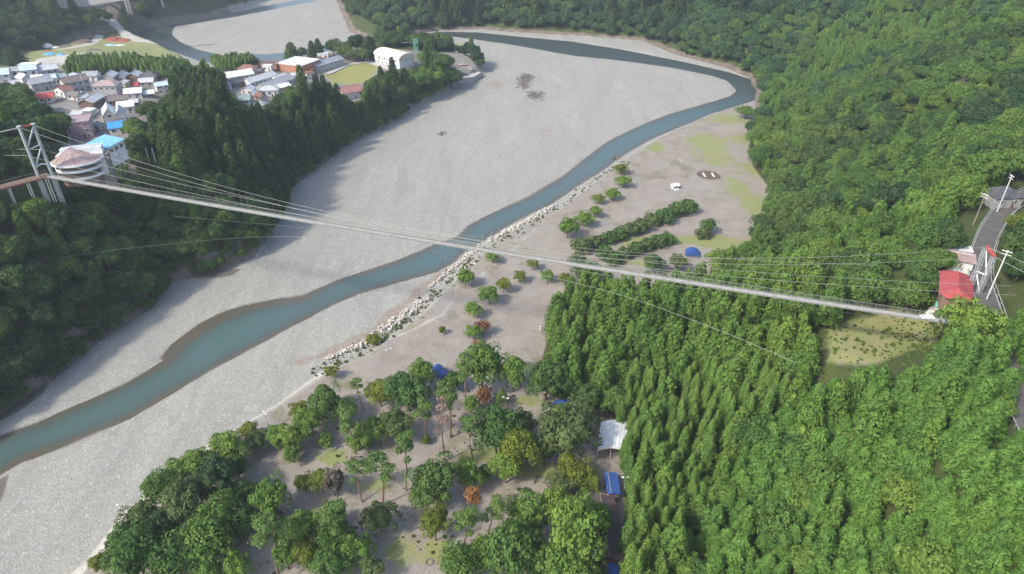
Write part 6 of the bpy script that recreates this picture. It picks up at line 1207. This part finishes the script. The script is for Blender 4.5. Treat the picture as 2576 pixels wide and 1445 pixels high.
flatrect('camp_building', 1528, 1562, 1190, 1244, 6.5, .5, 'blue_tarp', 'long dark blue roofed camp building beside the cedars', 'building')
flatrect('camp_building', 1516, 1572, 1249, 1410, 6.8, 1.0, 'dark_brown_roof', 'long dark brown roofed camp building beside the cedars', 'building')
flatrect('camp_building', 1528, 1570, 1418, 1520, 6.2, .5, 'blue_tarp', 'blue roofed camp building cut by the bottom edge', 'building')
def tent(px, py, w_, d_, h, ang, mat, label, name='tent'):
    p = gnd(px, py); o_ = empty(name, p, ang, label, 'tent'); m_ = mb(mat); n = 8; V = []
    for i in range(n+1):
        th = math.pi*i/n; V += [(-math.cos(th)*w_/2, -d_/2, .6+math.sin(th)*h), (-math.cos(th)*w_/2*.96, d_/2, .6+math.sin(th)*h*.94)]
    m_.add(V, [(2*i, 2*i+2, 2*i+3, 2*i+1) for i in range(n)]+[tuple(2*i for i in range(n+1))[::-1], tuple(2*i+1 for i in range(n+1))]); m_.build('canopy', o_)
    for sx in (-1, 1):
        for sy in (-1, 1): mb('steel_grey').bar((sx*w_*.48, sy*d_*.46, -.3), (sx*w_*.48, sy*d_*.46, .8), .05, None, 5).build('pole', o_)
    for k in range(-1, 2): mb('blue_tarp').tube([(-math.cos(math.pi*i/8)*w_/2*1.01, k*d_*.33, .62+math.sin(math.pi*i/8)*h*1.01) for i in range(9)], .06, 4).build('canopy_rib', o_)
tent(1110, 946, 4.2, 6.5, 2.4, .55, 'blue_tarp', 'large deep blue tent canopy between trees at the gravel edge'); tent(1741, 642, 6.2, 5, 2.2, -.2, 'blue_tarp', 'small blue shelter in the upper camp above the bridge deck', 'shelter'); tent(1420, 1030, 8, 4, 1.8, -.15, 'blue_tarp', 'low blue tarpaulin shelter in front of the cedars', 'shelter')
# kiosk, pond ring
p = gnd(1697, 474); ki = empty('kiosk', p, .3, 'tiny white kiosk with a tilted white roof in the upper camp', 'kiosk'); mb('white_wall').box(-1.6, 1.6, -1.2, 1.2, -.2, 1.9).build('wall', ki); mb('white_roof').add([(-2.1, -1.8, 1.8), (2.1, -1.8, 1.8), (2.1, 0, 2.9), (-2.1, 0, 2.9), (-2.1, 1.8, 1.8), (2.1, 1.8, 1.8)], [(0, 1, 2, 3), (3, 2, 5, 4), (0, 3, 4), (1, 5, 2)]).build('roof', ki)
mb('dark_glass').box(-.9, .9, -1.26, -1.2, .7, 1.6).build('opening', ki); mb('dull_white').box(-1.4, 1.0, -3.2, -1.9, -.2, .6).build('bench', ki)
p = gnd(1782, 442); pr = empty('stone_ring', p, 0, 'oval dark ring bed with a stone rim and two white bars', 'ring bed'); a0 = at(1752, 440, p.z); a1 = at(1813, 444, p.z); rx = abs(a1[0]-a0[0])/2; ry = abs(at(1782, 431, p.z)[1]-at(1782, 453, p.z)[1])/2
def ell(rx, ry, n=36): return [(math.cos(6.2832*i/n)*rx, math.sin(6.2832*i/n)*ry) for i in range(n)]
mb('bark').prism(ell(rx*.95, ry*.95), -.2, .34).build('bed', pr); O = ell(rx, ry, 40)
for i in range(40): mb('dark_concrete').bar((*O[i], .3), (O[(i+1) % 40][0]*.985+O[i][0]*.015, O[(i+1) % 40][1]*.985+O[i][1]*.015, .3), .22, None, 5).build('stone', pr)
for s_ in (-1, 1): mb('white_paint').box(s_*rx*.38-.45, s_*rx*.38+.45, -ry*.42, ry*.42, .34, .5).build('bar', pr)
# small sign post, picnic tables, ring of stones
p = gnd(1041, 1228); sg = empty('sign_post', p, .4, 'small white sign post beside the twisted pine', 'sign'); mb('brown_wood').bar((0, 0, -.3), (0, 0, 1.1), .06, None, 6).build('post', sg); mb('white_paint').box(-.35, .35, -.04, .04, .9, 1.9).build('board', sg)
for (px, py, lb) in [(890, 1152, 'dark log lying under the grey green pine'), (1080, 1415, 'dark round fire ring on the grass beside the camp path'), (755, 1172, 'grey boulder on the open dark soil'), (1190, 1320, 'short stump beside the withered pine'), (1345, 1216, 'dark stump on the soil strip right of the camp centre')]:
    if 'fire ring' in lb:
        p = gnd(px, py); fr_ = empty('fire_ring', p, 0, lb, 'fire ring')
        for i in range(12): a = 6.283*i/12; mb('stone_wall').box(-.2, .2, -.14, .14, -.1, .28).build('stone', fr_, loc=(math.cos(a)*.9, math.sin(a)*.9, 0))
    elif 'log' in lb: p = gnd(px, py); tag(mb('bark').bar((-1, 0, .1), (1, .4, .15), .2, .16, 8).build('log', loc=p), lb, 'log')
    elif 'boulder' in lb: heap(px, py, .9, .7, .9, 'stone_wall', 'boulder', lb, 'boulder', 31)
    else: p = gnd(px, py); tag(mb('bark').bar((0, 0, -.2), (0, 0, .5), .3, .24, 9).build('stump', loc=p), lb, 'stump')
# driftwood tangles on the far gravel
def drift(px, py, rx, ry, n, lb, seed):
    p = gnd(px, py); r = random.Random(seed); b2 = mb('driftwood')
    for i in range(n):
        x_, y_ = r.gauss(0, rx*.45), r.gauss(0, ry*.45); a = r.random()*3.1; ln = 1+2.2*r.random(); b2.bar((x_-math.cos(a)*ln, y_-math.sin(a)*ln, .1+r.random()*.9), (x_+math.cos(a)*ln, y_+math.sin(a)*ln, .1+r.random()*1.3), .14+.15*r.random(), .06, 4)
    o_ = b2.build('driftwood', loc=p); tag(o_, lb, 'driftwood', kind='stuff')
drift(1322, 198, 6, 16, 90, 'dark tangle of driftwood on the wide gravel bar, upper patch', 1); drift(1318, 216, 5, 12, 60, 'dark driftwood below the upper patch', 2); drift(1345, 240, 7, 14, 70, 'dark tangle of driftwood on the wide gravel bar, lower patch', 3); drift(1112, 338, 2.5, 3, 12, 'lone driftwood branch on the gravel', 4)
drift(1550, 398, 3, 3, 14, 'pale driftwood at the river edge', 5); drift(2085, 98, 3, 3, 4, 'broken branches on the far shore', 6)
# ------------------------------------------------------------------ concrete tetrapods along the terrace foot
b_ = mb('tetrapod_concrete')
for d in ((0, 0, 1), (.943, 0, -.333), (-.471, .816, -.333), (-.471, -.816, -.333)): d = Vector(d); b_.bar(Vector((0, 0, 0)), d*1.15, .42, .27, 7)
TET = b_.mesh('tetrapod'); BX = []
r = random.Random(3)
def tetra(line, wd, n, lb, grp, hz):
    P = pts(line, hz); seg = [np.linalg.norm(P[i+1]-P[i]) for i in range(len(P)-1)]; tot = sum(seg)
    for k in range(n):
        s_ = tot*(k+r.random()*.9)/n; i = 0
        while i < len(seg)-1 and s_ > seg[i]: s_ -= seg[i]; i += 1
        t_ = s_/seg[i]; p = P[i]+(P[i+1]-P[i])*t_; d = (P[i+1]-P[i])/seg[i]; w_ = wd*(.45+.55*math.sin(math.pi*(k+.5)/n)); off = (r.random()-.5)*w_; p = p+np.array([-d[1], d[0]])*off
        o_ = link('tetrapod', TET); sc = .62+.22*r.random(); o_.location = (p[0], p[1], H1(*p)+.35*sc+.6*r.random()*(1-abs(off)/w_)); o_.rotation_euler = (r.random()*6, r.random()*6, r.random()*6); o_.scale = (sc,)*3
        tag(o_, lb, 'tetrapod', grp)
tetra([(1165, 655), (1200, 625), (1262, 590), (1330, 556), (1392, 518)], 4.6, 130, 'one pale concrete tetrapod in the upper heap where the bridge meets the river bank', 'tetrapods of the upper heap', .5)
tetra([(1078, 726), (1120, 690), (1165, 655)], 1.6, 20, 'one pale concrete tetrapod in the thin line linking the two heaps', 'tetrapods between the heaps', .5)
tetra([(865, 888), (935, 855), (990, 812), (1040, 778), (1085, 745)], 5.0, 125, 'one pale concrete tetrapod in the lower heap beside the revetment', 'tetrapods of the lower heap', .5)
tetra([(820, 905), (865, 888)], 1.2, 15, 'one pale concrete tetrapod at the lower tail of the heap', 'tetrapods of the tail', .5)
# stones scattered on the terrace foot and gravel
sv = []; 
for k in range(1400):
    t_ = r.random(); i = r.randrange(4); L_ = [(800, 925), (935, 862), (1040, 785), (1110, 715), (1200, 640), (1330, 570)] ; a = at(*L_[i]); c = at(*L_[i+1]); p = a+(c-a)*t_+np.array([r.gauss(0, 3.5), r.gauss(0, 3)]); s_ = .12+.35*r.random()**3
    sv.append((p[0], p[1], H1(p[0], p[1]) if k % 1 == 0 else 0, s_))
b_ = mb('concrete')
for (x_, y_, z_, s_) in sv: b_.add([(x_-s_, y_, z_-.1), (x_, y_-s_, z_-.1), (x_+s_, y_, z_-.1), (x_, y_+s_*.8, z_-.1), (x_, y_, z_+s_*.8)], [(0, 1, 4), (1, 2, 4), (2, 3, 4), (3, 0, 4)])
tag(b_.build('loose_stones'), 'loose pale stones strewn along the terrace foot', 'stones', kind='stuff')
# landing platform left of the tower
a = (LB[0]+LB[1])/2; q = at(-60, 486, 54); d = (q-a); Lp_ = float(np.linalg.norm(d)); lp = empty('landing_platform', (a[0], a[1], 54), math.atan2(d[1], d[0]), 'brown landing platform on posts leading to the left tower', 'platform')
for k in range(int(Lp_/.6)): mb('brown_wood').box(k*.6-1, k*.6-.45, -2.2, 2.2, -.12, .02).build('plank', lp)
for s_ in (-1, 1):
    mb('rust_red').box(-1, Lp_, s_*2.1-.08, s_*2.1+.08, -.5, -.13).build('beam', lp); mb('net_wire').box(-1, Lp_, s_*2.1-.04, s_*2.1+.04, .95, 1.05).build('handrail', lp)
    for k in range(int(Lp_/6)+1): mb('dull_white').bar((k*6, s_*1.9, -12), (k*6, s_*1.9, -.5), .2, None, 6).build('post', lp)
# low scrub and weeds: under the camp trees, on the cleared patch, along the terrace foot
items = []; r2 = np.random.default_rng(9)
cx, cy = candidates(-80, 60, 60, 330, 2.6, 51); zc_ = H(cx, cy); A, B = proj(cx, cy, zc_); nn_ = fbm(cx, cy, 14, 71)
dd_ = np.sqrt(((cx[:, None]-nx[None, :, 0])**2+(cy[:, None]-nx[None, :, 1])**2).min(1)); a = (sdist(cx, cy, CAMP) > 2) & (B > 960) & ((nn_ > .12) ) & (dd_ < 6.5) & ~blocked(A, B) & (r2.random(len(cx)) < .7) & (sdist(cx, cy, RIGHT_HILL) < 0)
for x_, y_, z_ in zip(cx[a], cy[a], zc_[a]): items.append((x_, y_, z_+.25, 'shrub', .14+.22*r2.random()**2, ''))
cx, cy = candidates(20, 130, 60, 220, .95, 52); a = (sdist(cx, cy, CLEAR) > -9) & (r2.random(len(cx)) < .14+.22*(fbm(cx, cy, 9, 77) > .1)); zc_ = H(cx, cy)
for x_, y_, z_ in zip(cx[a], cy[a], zc_[a]): items.append((x_, y_, z_+.25, 'grassy', .35+.5*r2.random()**2, ''))
for k in range(420):
    L_ = [(800, 930), (935, 868), (1040, 795), (1110, 725), (1200, 650), (1330, 575), (1480, 470), (1570, 405)]; i = r2.integers(7); t_ = r2.random(); a_ = at(*L_[i], 1.5); c_ = at(*L_[i+1], 1.5); p = a_+(c_-a_)*t_+r2.normal(size=2)*2.2; items.append((p[0], p[1], H1(p[0], p[1])+.25, 'shrub', .15+.3*r2.random()**2, ''))
scatter('weeds', 'low weeds and scrub under the camp trees and on the cleared patch', items)['category'] = 'weeds'
# haze: one closed box of thin air round the camera and everything
hz = bpy.data.materials.new('haze'); hz.use_nodes = True; n_ = hz.node_tree; n_.nodes.clear(); out = n_.nodes.new('ShaderNodeOutputMaterial'); pv = n_.nodes.new('ShaderNodeVolumePrincipled')
pv.inputs['Color'].default_value = (.80, .88, 1, 1); pv.inputs['Density'].default_value = .00014; pv.inputs['Anisotropy'].default_value = .2; n_.links.new(pv.outputs[0], out.inputs['Volume'])
b_ = MB(); b_.mats = [hz]; b_.box(-3000, 3200, -600, 1900, -4, 420); o = b_.build('haze'); o['kind'] = 'stuff'; o['label'] = 'thin pale haze filling the whole valley'

for o in bpy.data.objects:
    if 'label' in o and len(o['label'].replace('-', ' ').split()) > 15: print('LONG', len(o['label'].split()), o['label'])
